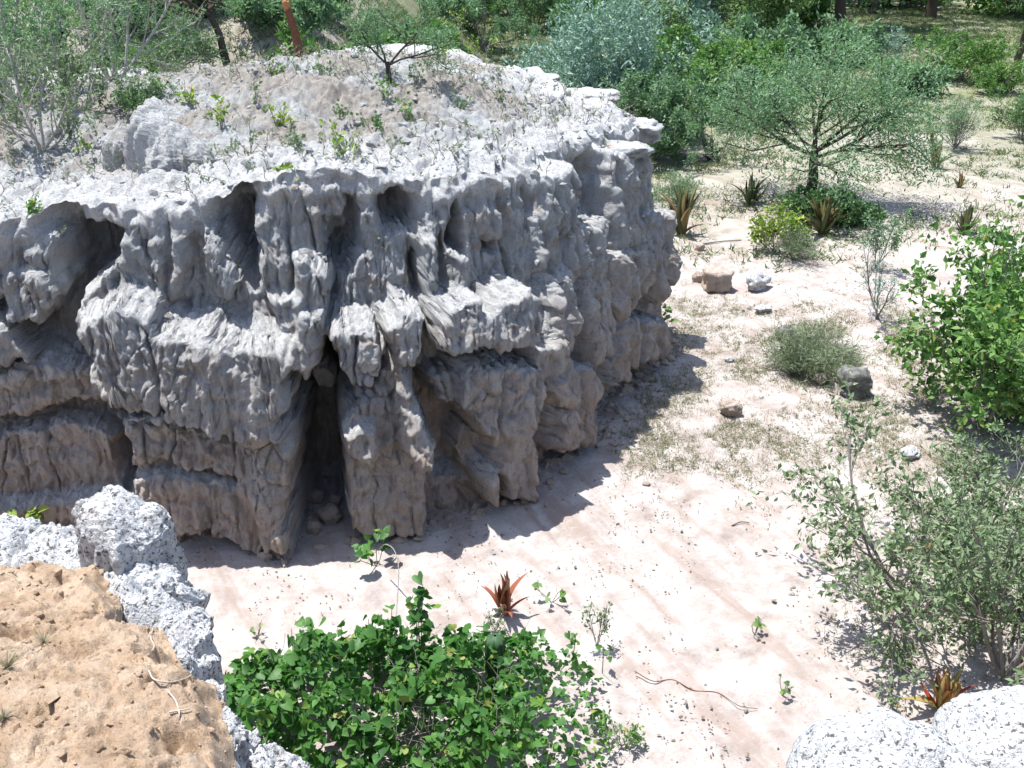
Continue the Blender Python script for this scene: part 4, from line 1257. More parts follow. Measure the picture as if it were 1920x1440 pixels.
plant('grass_clump', 'soft grey green grass clump behind the mushroom shaped boulder', 'grass', 1522, 694, 170, 62, 'fine', 146, None, leaves=9000, L=0.12, W=0.012, nroot=30, spread=68, mat=leaf_mat('soft_clump_leaf', [(0.0, (0.13, 0.17, 0.10)), (1.0, (0.25, 0.29, 0.18))], 0.7, 0.2), flat=0.1)
plant('shrub', 'low grass bush at the foot of the right end of the cliff', 'shrub', 1275, 385, 130, 55, 'fine', 147, None, leaves=5000, mat=L_ACAC)
plant('shrub', 'large bright green leafy bush at the right edge', 'shrub', 1840, 800, 400, 285, 'dense', 148, None, leaves=7500, L=0.13, W=0.08, nroot=9, spread=66, r=0.022, mat=L_MID, jit=0.9)
plant('shrub', 'second leafy bush behind the bright one, at the right edge', 'shrub', 1905, 640, 190, 170, 'dense', 149, None, leaves=3500, L=0.11, W=0.065, mat=L_MID)
# sparse shrubs at the lower right
GS = 'sparse olive shrubs at the lower right'
plant('shrub', 'sparse olive shrub leaning over the sand with spreading bare branches', 'shrub', 1705, 1145, 520, 310, 'airy', 150, GS, leaves=3900, L=0.095, W=0.042, nroot=10, spread=72, r=0.017, droop=-0.3)
plant('shrub', 'olive shrub with a dark foot, above the right speckled boulder', 'shrub', 1880, 1275, 380, 350, 'airy', 151, GS, leaves=3700, L=0.08, W=0.034, nroot=9, spread=55, r=0.017, droop=-0.2, mat=L_OLIVE)
plant('shrub', 'fine grey shrub behind the other olive shrubs, near the right edge', 'shrub', 1840, 1030, 400, 200, 'airy', 152, GS, leaves=4500, L=0.08, W=0.03, nroot=12, mat=L_OLIVE)
# aloes
aloe('lone red and brown aloe on the sand between cliff and leafy bush', 945, 1150, 66, 88, A_RED, 15, 1, accent=2, upright=0.42)
aloe('orange and yellow aloe clump right above the speckled boulder', 1765, 1330, 150, 80, A_ORNG, 22, 2, accent=3, upright=0.7)
aloe('orange aloe cut by the right edge, above the second speckled boulder', 1915, 1262, 70, 50, A_ORNG, 10, 3)
aloe('dark green aloe left of the umbrella tree', 1406, 385, 74, 58, A_GRN, 20, 4)
aloe('widest brown green aloe clump in front of the umbrella tree', 1540, 440, 105, 66, A_TAN, 30, 5, upright=0.6)
aloe('dark spiky aloe alone on pale sand far right', 1807, 436, 66, 48, A_GRN, 20, 6)
aloe('brown aloe at the right, below the grey green bush', 1752, 315, 54, 46, A_TAN, 16, 7)
aloe('small reddish aloe on the right, nearest below the brown one', 1798, 352, 24, 30, A_TAN, 9, 8)
aloe('brown aloe peeping out behind the right end of the cliff', 1278, 440, 44, 85, A_TAN, 14, 9, upright=0.4)
aloe('dark aloe under the twiggy bush left of the umbrella tree', 1330, 300, 76, 40, A_GRN, 18, 10)
aloe('thin brown aloe above the brown one, by the grey green bush', 1745, 268, 30, 26, A_TAN, 9, 11)
aloe('dark agave under the thicket at the top left', 118, 110, 70, 60, A_GRN, 16, 12, top=True, group=None, name='agave')

# ---- plants on the plateau
GP = 'seedlings on the plateau'
seed_spots = [
    (415, 245, 50, 60, 'yellow green seedling behind the large clay mound'), (470, 290, 60, 60, 'twiggy seedling just right of the large clay mound'),
    (522, 245, 40, 45, 'bright yellow seedling in the middle of the plateau'), (648, 315, 70, 80, 'yellow green two branched seedling close to the rim'),
    (160, 300, 40, 40, 'small yellow seedling left of the large clay mound'), (540, 335, 26, 16, 'tiny yellow sprout at the rim'),
    (905, 120, 60, 60, 'yellow green shrub at the back right of the plateau'), (870, 60, 60, 40, 'yellow green shrub far behind the plateau'),
    (520, 155, 36, 28, 'green seedling below the dead stump'), (605, 160, 50, 36, 'dark green seedling right of the dead stump'),
    (720, 190, 50, 44, 'leafy green seedling under the wispy sapling'), (780, 170, 60, 50, 'grey seedling right of the wispy sapling'),
    (765, 240, 60, 50, 'sprawling green seedling behind the middle of the rim'), (700, 255, 40, 40, 'dark seedling left of the sprawling one'),
    (930, 205, 40, 36, 'twiggy seedling near the right crust plates'), (860, 215, 36, 30, 'dry seedling on the right half of the plateau'),
    (480, 200, 40, 50, 'bare twiggy seedling between mound and stump'), (640, 220, 34, 30, 'small grey seedling in the middle of the rubble'),
    (830, 130, 36, 40, 'dark thin seedling before the yellow green shrub'), (560, 290, 40, 34, 'dry grey seedling near the rim'),
    (62, 400, 16, 18, 'tiny green tuft growing on the rim at the left'), (360, 205, 36, 36, 'yellow leaved seedling behind the crust heap')]
for k, (u, v, w, h, lb) in enumerate(seed_spots):
    kind_m = L_YELL if 'yellow' in lb else (L_OLIVE if 'grey' in lb or 'dry' in lb or 'bare' in lb or 'twiggy' in lb else L_DARK if 'dark' in lb else L_MID)
    plant('seedling', lb, 'seedling', u, v, w, h, 'seedling', 200 + k, GP, top=True, mat=kind_m, leaves=(26 if ('bare' in lb or 'twiggy' in lb) else 60), nroot=3, L=0.085 if 'yellow' in lb else 0.06)
# thicket on the left, behind the rim
GT = 'thicket at the top left'
thick = [(80, 290, 250, 190, 'grey twiggy shrub with a woody foot at the left, nearest the rim', 'airy', L_OLIVE, 1800),
         (60, 200, 340, 260, 'tangled grey green thorn bush at the left edge', 'airy', L_ACAC, 6500),
         (215, 165, 360, 230, 'largest tangled bush of the top left thicket', 'airy', L_ACAC, 8500),
         (150, 220, 220, 150, 'dry grey bush in front of the thicket', 'airy', L_OLIVE, 2200),
         (330, 130, 230, 80, 'low dark green bush left of the leaning tree', 'dense', L_DARK, 6500),
         (20, 120, 280, 190, 'bush in the top left corner', 'airy', L_MID, 6500),
         (255, 90, 260, 150, 'bush behind the largest tangled bush at the top', 'airy', L_ACAC, 6500),
         (350, 115, 130, 90, 'bare stemmed scrub left of the leaning tree', 'airy', L_OLIVE, 900),
         (265, 205, 110, 50, 'small dark scrub in the shade of the thicket', 'dense', L_DARK, 1800)]
for k, (u, v, w, h, lb, kd, mt, nl) in enumerate(thick):
    plant('shrub', lb, 'shrub', u, v, w, h, kd, 240 + k, GT, top=True, mat=mt, leaves=int(nl * 0.72), L=0.075, W=0.034, r=0.024, bark=BARK_P)
plant('sapling', 'wispy flat crowned sapling with a forked dark stem on the plateau', 'tree', 728, 155, 260, 140, 'thorn', 260, None, top=True, trunk=0.25, trunk_r=0.045, leaves=3600, L=0.06, W=0.018, bark=BARK_D, r=0.02, nroot=4, spread=66, mat=L_ACAC)
plant('leaning_tree', 'dark leaning tree with a light second stem behind the plateau', 'tree', 428, 118, 330, 190, 'thorn', 261, None, top=True, trunk=0.45, trunk_r=0.085, leaves=5200, L=0.075, W=0.024, bark=BARK_D, r=0.04, nroot=6, spread=70, lean=(-0.35, 0.1), mat=L_ACAC)
# scrub behind the crest, on the hill
hill = [(430, 62, 190, 120, 'dark green tree crown behind the leaning tree', L_DARK, 8000, 0.3), (640, 75, 200, 90, 'feathery pale shrub behind the dead stump', L_ACAC, 8000, 0),
        (770, 85, 220, 110, 'feathery pale shrub behind the wispy sapling', L_ACAC, 9000, 0), (540, 30, 200, 60, 'far pale shrub above the dead stump', L_ACAC, 6000, 0),
        (300, 40, 200, 70, 'far shrub above the top left thicket', L_MID, 5000, 0), (880, 60, 150, 70, 'yellowish far shrub behind the right plateau', L_MID, 6000, 0),
        (700, 20, 260, 60, 'far green shrub at the top edge, left of the middle', L_MID, 7000, 0), (120, 30, 260, 70, 'far green shrub at the top left edge', L_DARK, 5000, 0)]
for k, (u, v, w, h, lb, mt, nl, tr) in enumerate(hill):
    plant('shrub', lb, 'shrub', u, v, w, h, 'thorn', 270 + k, GB, leaves=nl, L=0.13, W=0.055, r=0.04, mat=mt, trunk=tr, trunk_r=0.12, bark=BARK_D if tr else BARK_G)

hrng = np.random.RandomState(44)
HILL_AT = ['straight above the clay mounds', 'above the bare scrub left of the leaning tree', 'straight above the light second stem', 'straight above the leaning trunk', 'between leaning tree and dead stump', 'left behind the dead stump',
           'just right behind the dead stump', 'between the dead stump and the wispy sapling', 'left behind the wispy sapling', 'half hidden by the left of the sapling crown', 'straight above the sapling stem',
           'half hidden by the right of the sapling crown', 'right of the sapling crown', 'at the back right of the plateau', 'nearest to the silvery bush on its left', 'touching the silvery bush at the top']
for k in range(16):
    u, v = 240 + k * 48 + hrng.uniform(-14, 14), hrng.uniform(8, 74)
    lb = ['feathery', 'dark', 'light green'][k % 3] + ' scrub bush on the hill, ' + HILL_AT[k]
    plant('shrub', lb, 'shrub', u, v, hrng.uniform(130, 210), hrng.uniform(50, 85), ['thorn', 'dense', 'airy'][k % 3], 400 + k, 'hill scrub', top=False, leaves=4600, L=0.20, W=0.085, r=0.035, mat=[L_ACAC, L_DARK, L_MID][k % 3])
# dead stump
p = tpt(560, 112)
m = mpp(p)
hh = 92 * m
tz = np.linspace(-0.05, hh, 14)
tx = np.stack([-0.05 * (tz / hh) + 0.03 * np.sin(tz * 3.1), 0 * tz, tz], -1)
tx[:, 0] -= 8 * m * (tz / hh) ** 2
stump = thing('dead_stump', 'reddish brown dead stump with a broken pale orange top on the plateau', 'stump', tuple(p))
v, f = tubes([(tx[None], np.array([9.5 * m]), np.array([6 * m]), 12)])
v += 0.012 * np.stack([pn(v[:, 0] * 20, v[:, 1] * 20, v[:, 2] * 4), pn(v[:, 0] * 20, v[:, 1] * 20, v[:, 2] * 4 + 9), 0 * v[:, 0]], -1)
link('trunk', mesh_from('trunk', v, f, BARK_R), stump)
top_m = bark_mat('broken_wood', (0.24, 0.09, 0.04), (0.40, 0.19, 0.09))
rv = rock_verts(7 * m, 6 * m, 10 * m, 77, 0.3) + tx[-1] + np.array([0, 0, 3 * m])
link('broken_top', mesh_from('broken_top', rv, ICO_F, top_m), stump)

# ---- the leafy bush in the foreground: heart leaves, the largest 300 as parts
def heart_mesh(name, mat, seed):
    rng = np.random.RandomState(seed)
    out = [(0.10, 0.0), (-0.08, 0.18), (-0.02, 0.36), (0.18, 0.46), (0.42, 0.42), (0.68, 0.26), (0.88, 0.10), (1.0, 0.0)]
    up_ = 0.10 + 0.10 * rng.rand()
    dr_ = 0.25 * rng.rand()
    V_ = [(0.12, 0, 0)]
    mid = [(x, 0, -dr_ * x * x) for x in (0.35, 0.65, 1.0)]
    L_ = [(x, y, up_ * y / 0.46 - dr_ * x * x + 0.03 * rng.normal()) for x, y in out[1:-1]]
    Rr = [(x, -y, up_ * y / 0.46 - dr_ * x * x + 0.03 * rng.normal()) for x, y in out[1:-1]]
    V_ += mid + L_ + Rr                              # 0 root, 1-3 midrib, 4-9 left, 10-15 right
    F3 = []
    for o in (4, 10):
        t = [(0, o, o + 1), (0, o + 1, o + 2), (0, o + 2, 1), (1, o + 2, o + 3), (1, o + 3, 2), (2, o + 3, o + 4), (2, o + 4, o + 5), (2, o + 5, 3)]
        if o == 10:
            t = [(a, c, b) for a, b, c in t]
        F3 += t
    return np.array(V_, float), np.array(F3)
HEARTS = [heart_mesh('leaf', L_LUSH, k) for k in range(6)]
HEART_ME = [mesh_from('leaf', v, f, L_LUSH, True) for v, f in HEARTS]
def leaf_frames(rng, pos, flat=0.62, droop=-0.25):
    n = len(pos)
    az = rng.rand(n) * 2 * math.pi
    d = nrm(np.stack([np.cos(az), np.sin(az), droop + 0.45 * rng.normal(size=n)], -1))
    nn = nrm(rng.normal(size=(n, 3)) * (1 - flat) + np.array([-0.1, -0.25, 1.0]) * flat)
    s = nrm(np.cross(nn, d))
    nn = np.cross(d, s)
    return np.stack([d, s, nn], -1)                 # columns
rng = np.random.RandomState(500)
bush_c = np.array([-1.12, 7.72, 0.0])
bush = thing('leafy_bush', 'lush green bush with broad heart shaped leaves, bottom middle', 'bush', tuple(bush_c))
def bush_top(x, y):                                 # height of the canopy
    e = (np.abs(x / 2.15) ** 3.5 + np.abs(y / 1.05) ** 3.0)
    return np.clip(1 - e, 0, 1) ** 0.5 * (0.72 + 0.50 * pn(x * 1.7, y * 1.7, 77.0) + 0.42 * pn(x * 3.1, y * 3.1, 78.0))
xs = rng.uniform(-2.2, 2.2, 9000)
ys = rng.uniform(-1.1, 1.1, 9000)
hh_ = bush_top(xs, ys)
ok = (hh_ > 0.08) & (rng.rand(9000) < 0.62 - 0.32 * sstep(0.8, 1.9, xs)) & (pn(xs * 2.6, ys * 2.6, 31.0) > -0.30)
xs, ys, hh_ = xs[ok], ys[ok], hh_[ok]
fr = rng.rand(len(xs))
zs_ = hh_ * (1 - 0.75 * fr ** 1.5)
pos = np.stack([xs, ys, zs_], -1)
# shoots that rise above the canopy
shoots = []
for (u, v0, v1, n_) in [(790, 1200, 1095, 22), (782, 1200, 1125, 14), (735, 1200, 1135, 5), (585, 1210, 1160, 9), (550, 1230, 1180, 6), (690, 1210, 1160, 5), (1075, 1230, 1190, 8), (985, 1220, 1185, 7), (850, 1215, 1175, 9), (470, 1260, 1225, 7), (1130, 1250, 1210, 5), (640, 1215, 1175, 4)]:
    a = at_y(u, v0, 8.45) - bush_c
    b = at_y(u + rng.uniform(-6, 6), v1, 8.4) - bush_c
    shoots.append((a, b))
    for t in np.linspace(0.15, 1, n_):
        q = a + (b - a) * t + rng.normal(size=3) * np.array([0.07, 0.06, 0.03])
        pos = np.vstack([pos, q])
n_sh = sum(s for s in [22, 14, 5, 9, 6, 5, 8, 7, 9, 7, 5, 4])
size = 0.06 + 0.095 * rng.rand(len(pos)) ** 1.3
size[-n_sh:] = 0.10 + 0.05 * rng.rand(n_sh)
size *= 1.0 - 0.35 * sstep(0.7, 2.0, pos[:, 0])
FRM = leaf_frames(rng, pos, 0.52)
order = np.argsort(-(size * 4 + pos[:, 2] * 0.9 + (np.arange(len(pos)) >= len(pos) - n_sh) * 0.5))
from mathutils import Matrix
for k in order[:300]:
    o = link('leaf', HEART_ME[k % 6], bush)
    Mx = FRM[k] * size[k]
    o.matrix_local = Matrix(((Mx[0, 0], Mx[0, 1], Mx[0, 2], pos[k, 0]), (Mx[1, 0], Mx[1, 1], Mx[1, 2], pos[k, 1]), (Mx[2, 0], Mx[2, 1], Mx[2, 2], pos[k, 2]), (0, 0, 0, 1)))
Vs, Fs, base = [], [], 0
rest = order[300:]
for h in range(6):
    ks = rest[rest % 6 == h]
    hv, hf = HEARTS[h]
    vv = np.einsum('nij,vj->nvi', FRM[ks] * size[ks][:, None, None], hv) + pos[ks][:, None, :]
    Vs.append(vv.reshape(-1, 3))
    Fs.append((hf[None] + (np.arange(len(ks)) * len(hv))[:, None, None]).reshape(-1, 3) + base)
    base += len(ks) * len(hv)
o = link('foliage', mesh_from('foliage', np.concatenate(Vs), np.concatenate(Fs), L_LUSH, True), bush)
o['kind'] = 'stuff'
n = 60
st = np.stack([rng.uniform(-1.6, 1.7, n), rng.uniform(-0.7, 0.8, n), np.zeros(n)], -1)
dd = np.stack([rng.normal(size=n) * 0.35, rng.normal(size=n) * 0.3, np.ones(n)], -1)
out = grow(rng, (st, dd, np.full(n, 0.62), np.full(n, 0.009), 0.15, 0.05), [(4, 0.3, 45, 0.6, 0.2, 0.0)])
sets = [(a, b, c, 4) for a, _, b, c, _ in out]
shp = np.stack([a[None, :] + (b - a)[None, :] * np.linspace(-0.6, 1, NP)[:, None] for a, b in shoots])
sets.append((shp, np.full(len(shp), 0.007), np.full(len(shp), 0.003), 4))
v, f = tubes(sets)
link('branches', mesh_from('branches', v, f, BARK_G), bush)['kind'] = 'stuff'
# pale bare vines arching over the bush
GV = 'bare pale vines'
def vine(label, pts, r, mat=BARK_G, group=GV, name='vine', cat='vine'):
    c = catmull(np.array(pts), 10)
    v, f = tubes([(c[None], np.array([r]), np.array([r * 0.6]), 6)])
    o = link(name, mesh_from(name, v, f, mat))
    return tag(o, label, cat, group)
vine('long pale twig arching from the small seedling down into the leafy bush', [at_y(712, 1030, 10.2), at_y(722, 1021, 10.0), at_y(738, 1030, 9.7), at_y(747, 1060, 9.4), at_y(746, 1110, 9.0), at_y(742, 1165, 8.5)], 0.008)
vine('short pale twig curling inside the leafy bush', [at_y(880, 1250, 8.05), at_y(866, 1265, 7.9), at_y(860, 1290, 7.8), at_y(868, 1310, 7.75)], 0.009)
vine('pale looping twig low in the leafy bush', [at_y(645, 1360, 7.15), at_y(660, 1342, 7.1), at_y(675, 1350, 7.1), at_y(682, 1375, 7.05)], 0.008)
vine('pale twig at the lower right of the leafy bush', [at_y(925, 1370, 7.1), at_y(930, 1390, 7.05), at_y(918, 1415, 7.0), at_y(900, 1432, 6.95)], 0.008)
vine('dark thin creeper lying across the sand right of the leafy bush', [gpt(1190, 1260) + [0, 0, .01], gpt(1225, 1279) + [0, 0, .015], gpt(1262, 1276) + [0, 0, .01], gpt(1300, 1296) + [0, 0, .015], gpt(1345, 1300) + [0, 0, .01], gpt(1385, 1325) + [0, 0, .015], gpt(1420, 1330) + [0, 0, .01]], 0.006, BARK_R)
# ribbed cactus standing in the bush
p = at_y(928, 1192, 8.3)
cz = p[2]
nth, nz = 64, 26
th = np.linspace(0, 2 * math.pi, nth, endpoint=False)
zc = np.linspace(0, cz, nz)
rad = 0.105 * np.clip(1 - ((zc - (cz - 0.10)) / 0.10).clip(0) ** 2.2, 0.02, 1) ** 0.5
RR = rad[:, None] * (1 + 0.17 * np.abs(np.cos(th * 5))[None, :] - 0.08)
cv = np.stack([RR * np.cos(th), RR * np.sin(th), zc[:, None] + 0 * RR], -1).reshape(-1, 3)
CM = NT('cactus_skin')
cm = CM.finish(CM.ramp(CM.noise(CM.coords(), 18.0, 4), [(0.3, (0.022, 0.06, 0.025)), (0.7, (0.06, 0.12, 0.05))]), 0.55, None, 0.3)
o = link('ribbed_cactus', mesh_from('ribbed_cactus', cv, grid_faces(nz, nth, True), cm), loc=(p[0], p[1], 0.0))
tag(o, 'dark green ribbed cactus column rising out of the leafy bush', 'cactus')

# small plants on the sand, with leaves as parts
def sprout(label, u, vbase, w, h, nleaf, L, mat_i, seed, name='seedling'):
    rg = np.random.RandomState(seed)
    p = gpt(u, vbase)
    m = mpp(p)
    W_, H_ = w * m, h * m / 0.85
    root = thing(name, label, 'seedling', tuple(p), 'seedlings on the sand')
    ns = 4
    D0 = np.stack([rg.normal(size=ns) * 0.35, rg.normal(size=ns) * 0.35, np.ones(ns)], -1)
    out = grow(rg, (np.zeros((ns, 3)), D0, np.full(ns, H_ * 0.95), np.full(ns, 0.006), 0.15, 0.03), [(3, 0.3, 50, 0.4, 0.2, 0.02)])
    v, f = tubes([(a, b, c, 4) for a, _, b, c, _ in out])
    link('stem', mesh_from('stem', v, f, BARK_G), root)
    pts, dirs = out[1][0], out[1][1]
    idx = rg.randint(0, len(pts), nleaf)
    t = 0.3 + 0.7 * rg.rand(nleaf)
    ps = interp(pts, idx, t)
    FR = leaf_frames(rg, ps)
    for k in range(nleaf):
        o = link('leaf', mat_i[k % len(mat_i)], root)
        Mx = FR[k] * (L * m * (0.7 + 0.6 * rg.rand()))
        o.matrix_local = Matrix(((Mx[0, 0], Mx[0, 1], Mx[0, 2], ps[k, 0]), (Mx[1, 0], Mx[1, 1], Mx[1, 2], ps[k, 1]), (Mx[2, 0], Mx[2, 1], Mx[2, 2], ps[k, 2]), (0, 0, 0, 1)))
    return root
YL = [mesh_from('leaf', v, f, L_YELL, True) for v, f in HEARTS[:3]]
ML = [mesh_from('leaf', v, f, L_MID, True) for v, f in HEARTS[:3]]
sprout('leafy green seedling at the edge of the cliff shadow, before the second pillar', 706, 1062, 56, 62, 26, 17, HEART_ME, 1)
sprout('thin seedling with few leaves right of the lone red aloe', 1034, 1130, 26, 50, 9, 12, ML, 2)
sprout('yellow green seedling in the shade at the foot of the left recess', 68, 995, 74, 50, 22, 16, YL, 3)
sprout('small pale seedling on the sand below the middle of the picture', 1415, 1190, 40, 34, 8, 10, ML, 4)
sprout('tiny green seedling on the sand left of the olive shrubs', 1466, 1305, 26, 36, 10, 9, ML, 5)
sprout('little sprout beside the tan soil bank, left of the leafy bush', 484, 1195, 14, 30, 5, 9, ML, 6)
sprout('small sprout under the right end of the cliff', 1246, 610, 26, 36, 10, 12, ML, 7)
plant('shrub', 'wispy grey herb at the right end of the leafy bush', 'shrub', 1120, 1215, 60, 90, 'airy', 301, None, leaves=150, L=0.05, W=0.025, nroot=3, spread=30, mat=L_OLIVE, r=0.006)
plant('shrub', 'wispy grey herb at the foot of the red aloe', 'shrub', 930, 1185, 40, 40, 'airy', 302, None, leaves=120, L=0.04, W=0.02, nroot=4, spread=45, mat=L_OLIVE, r=0.005)
plant('shrub', 'trailing leafy sprays at the lower right of the leafy bush', 'shrub', 1165, 1400, 90, 60, 'airy', 303, None, leaves=140, L=0.07, W=0.035, nroot=4, spread=65, mat=L_MID, r=0.006)

# thin stick on the sand
vine('thin grey stick lying beside the dark stone right of the cliff', [gpt(1318, 459) + [0, 0, .03], gpt(1352, 456) + [0, 0, .05], gpt(1390, 452) + [0, 0, .03]], 0.022, BARK_G, None, 'stick', 'stick')
vine('short dark stick on the bright sand', [gpt(1372, 988) + [0, 0, .02], gpt(1388, 981) + [0, 0, .02], gpt(1405, 982) + [0, 0, .02]], 0.009, BARK_D, None, 'stick', 'stick')

# ---- roots and dry tufts on the soil bank
def bpt(u, v):                                      # where the line of sight meets the soil
    loc = tree_of(bank).ray_cast(Vector(CAM), Vector(ray(u, v)).normalized())[0]
    if loc is None:
        q_ = at(u, v, 4.9)
        return np.array([q_[0], q_[1], 4.9])
    return np.array(loc) + np.array([0, 0, 0.012])
ROOTM = bark_mat('pale_root', (0.30, 0.24, 0.19), (0.50, 0.44, 0.38))
GR = 'bare roots at the soil edge'
vine('crooked pale root hanging over the soil edge, uppermost', [bpt(288, 1182), bpt(284, 1200), bpt(290, 1216), bpt(280, 1230), bpt(268, 1238)], 0.004, ROOTM, GR, 'root', 'root')
vine('forked pale root reaching right from the soil edge', [bpt(280, 1262), bpt(290, 1278), bpt(318, 1284), bpt(345, 1278), bpt(360, 1270)], 0.004, ROOTM, GR, 'root', 'root')
vine('long pale root running down the soil edge, lowest', [bpt(314, 1298), bpt(330, 1318), bpt(337, 1340), bpt(335, 1358)], 0.004, ROOTM, GR, 'root', 'root')
vine('short pale root crossing the lowest root', [bpt(318, 1340), bpt(340, 1336), bpt(358, 1333)], 0.0035, ROOTM, GR, 'root', 'root')
def tuft_verts(rg, c, n, L, W, spread=0.8):
    d = np.stack([rg.normal(size=n) * spread, rg.normal(size=n) * spread, np.ones(n)], -1)
    b = np.repeat(np.asarray(c, float).reshape(1, 3), n, 0) if np.ndim(c) == 1 else c
    d = nrm(d)
    s = nrm(np.cross(d, rg.normal(size=(n, 3))))
    L = L * (0.5 + 0.8 * rg.rand(n))[:, None]
    V_ = np.stack([b - s * W / 2, b + s * W / 2, b + d * L + np.array([0, 0, -0.15]) * L], 1)
    return V_.reshape(-1, 3), np.arange(3 * n).reshape(n, 3)
for k, (u, v, n_, L, lb) in enumerate([(82, 1205, 70, 0.09, 'dry grass tuft on the tan soil, uppermost'), (14, 1250, 80, 0.10, 'largest dry grass tuft on the tan soil, at the left edge'), (8, 1345, 60, 0.07, 'lowest dry grass tuft on the tan soil, at the left edge')]):
    v, f = tuft_verts(np.random.RandomState(k), bpt(u, v) - [0, 0, .015], n_, L, 0.004)
    tag(link('grass_tuft', mesh_from('grass_tuft', v, f, L_DRY, False)), lb, 'grass', 'dry tufts on the soil')

# ------------------------------------------------------------------ ground cover
rng = np.random.RandomState(900)
def scatter(n, dens, xr, yr):
    x = rng.uniform(xr[0], xr[1], n)
    y = rng.uniform(yr[0], yr[1], n)
    k = rng.rand(n) < dens(x, y)
    return x[k], y[k]
def in_px(x, y):
    P_ = np.stack([x, y, ground_z(x, y)], -1)
    u, v, d = proj(P_)
    return u, v
def grass(name, label, n, dens, xr, yr, blades, L, W, mat):
    x, y = scatter(n, dens, xr, yr)
    u, v = in_px(x, y)
    k = (u > -60) & (u < 1980) & (v > -40) & (v < 1480) & ~inside_cliff(x, y)
    x, y = x[k], y[k]
    c = np.repeat(np.stack([x, y, ground_z(x, y) - 0.01], -1), blades, 0)
    c[:, :2] += rng.normal(size=(len(c), 2)) * L * 0.35
    v, f = tuft_verts(rng, c, len(c), L, W)
    o = link(name, mesh_from(name, v, f, mat, False))
    o['kind'] = 'stuff'
    o['label'] = label
    return o
rim_poly = rimc
def inside_cliff(x, y):
    c = np.zeros(len(x), bool)
    q_ = rim_poly[::3]
    for k in range(len(q_)):
        x1, y1 = q_[k]
        x2, y2 = q_[(k + 1) % len(q_)]
        if y1 != y2:
            c ^= ((y1 > y) != (y2 > y)) & (x < (x2 - x1) * (y - y1) / (y2 - y1) + x1)
    return c
def dens_mid(x, y):
    u, v = in_px(x, y)
    n = fbm(x * 0.7, y * 0.7, 50.0, 3)
    path = np.exp(-((v - (470 + 0.16 * (u - 1280))) / 55) ** 2)              # the bare sandy path
    zone = sstep(1180, 1330, u + 0.35 * (v - 600)) * sstep(520, 590, v) * (1 - sstep(840, 960, v - 0.12 * (u - 1300)))
    zone = np.maximum(zone, sstep(1480, 1700, u) * sstep(760, 850, v) * (1 - sstep(1150, 1320, v)))
    return zone * np.clip(0.75 + 0.9 * n, 0, 1) * (1 - path)
def dens_far(x, y):
    u, v = in_px(x, y)
    n = fbm(x * 0.35, y * 0.35, 60.0, 3)
    path = np.exp(-((v - (365 + 0.03 * (u - 1400))) / 26) ** 2) * sstep(1560, 1680, u)
    return np.clip(0.28 + 0.9 * n + 0.5 * (1 - sstep(80, 230, v)) , 0, 1) * (1 - 0.85 * path) * (1 - sstep(470, 540, v)) * (1 - 0.8 * np.exp(-((u - 1120 - (v - 30) * 0.8) / 45) ** 2) * (v < 110))
grass('dry_grass', 'sparse dry grass and litter on the sand right of the cliff', 38000, dens_mid, (1.5, 12), (8.5, 21), 6, 0.085, 0.011, L_DRY)
grass('dry_grass', 'short grey green growth among the dry grass', 16000, dens_mid, (1.5, 12), (8.5, 21), 5, 0.08, 0.012, L_GRS)
grass('scrub_grass', 'green and straw coloured grass of the far flat', 75000, dens_far, (-4, 42), (20, 75), 5, 0.24, 0.035, L_GRS)
grass('scrub_grass', 'straw coloured grass of the far flat', 45000, dens_far, (-4, 42), (19, 75), 5, 0.15, 0.028, L_DRY)
# small clods and litter
def clods(name, label, x, y, z, r, mat):
    n = len(x)
    sc = r[:, None, None] * (0.6 + 0.8 * rng.rand(n, 1, 3)) * np.array([1, 1, 0.75])
    v = ICO1_V[None] * (1 + 0.3 * rng.normal(size=(n, len(ICO1_V), 1)).clip(-1, 1)) * sc + np.stack([x, y, z], -1)[:, None, :]
    f = (ICO1_F[None] + (np.arange(n) * len(ICO1_V))[:, None, None]).reshape(-1, 3)
    o = link(name, mesh_from(name, v.reshape(-1, 3), f, mat, False))
    o['kind'] = 'stuff'
    o['label'] = label
    return o
x, y = rng.uniform(-1, 10, 4500), rng.uniform(7.0, 21, 4500)
k = ~inside_cliff(x, y) & (fbm(x * 0.6, y * 0.6, 90.0, 3) + 0.5 * rng.rand(len(x)) > 0.15)
x, y = x[k], y[k]
clods('litter', 'small pebbles and dark litter scattered over the sand', x, y, ground_z(x, y), 0.006 + 0.022 * rng.rand(len(x)) ** 4, BARK_G)
x, y = rng.uniform(-11, 2.6, 5000), rng.uniform(11.5, 21.5, 5000)
k = inside_cliff(x, y) & (pn(x * 0.55, y * 0.55, 12.0) + 0.5 * rng.rand(len(x)) > 0.1)
x, y = x[k], y[k]
z = drop(cliff, x, y)
k = np.isfinite(z) & (z > 3.0)
x, y, z = x[k], y[k], z[k]
clods('rubble', 'grey clay rubble strewn over the plateau', x, y, z, 0.008 + 0.075 * rng.rand(len(x)) ** 5, M_CLAY)

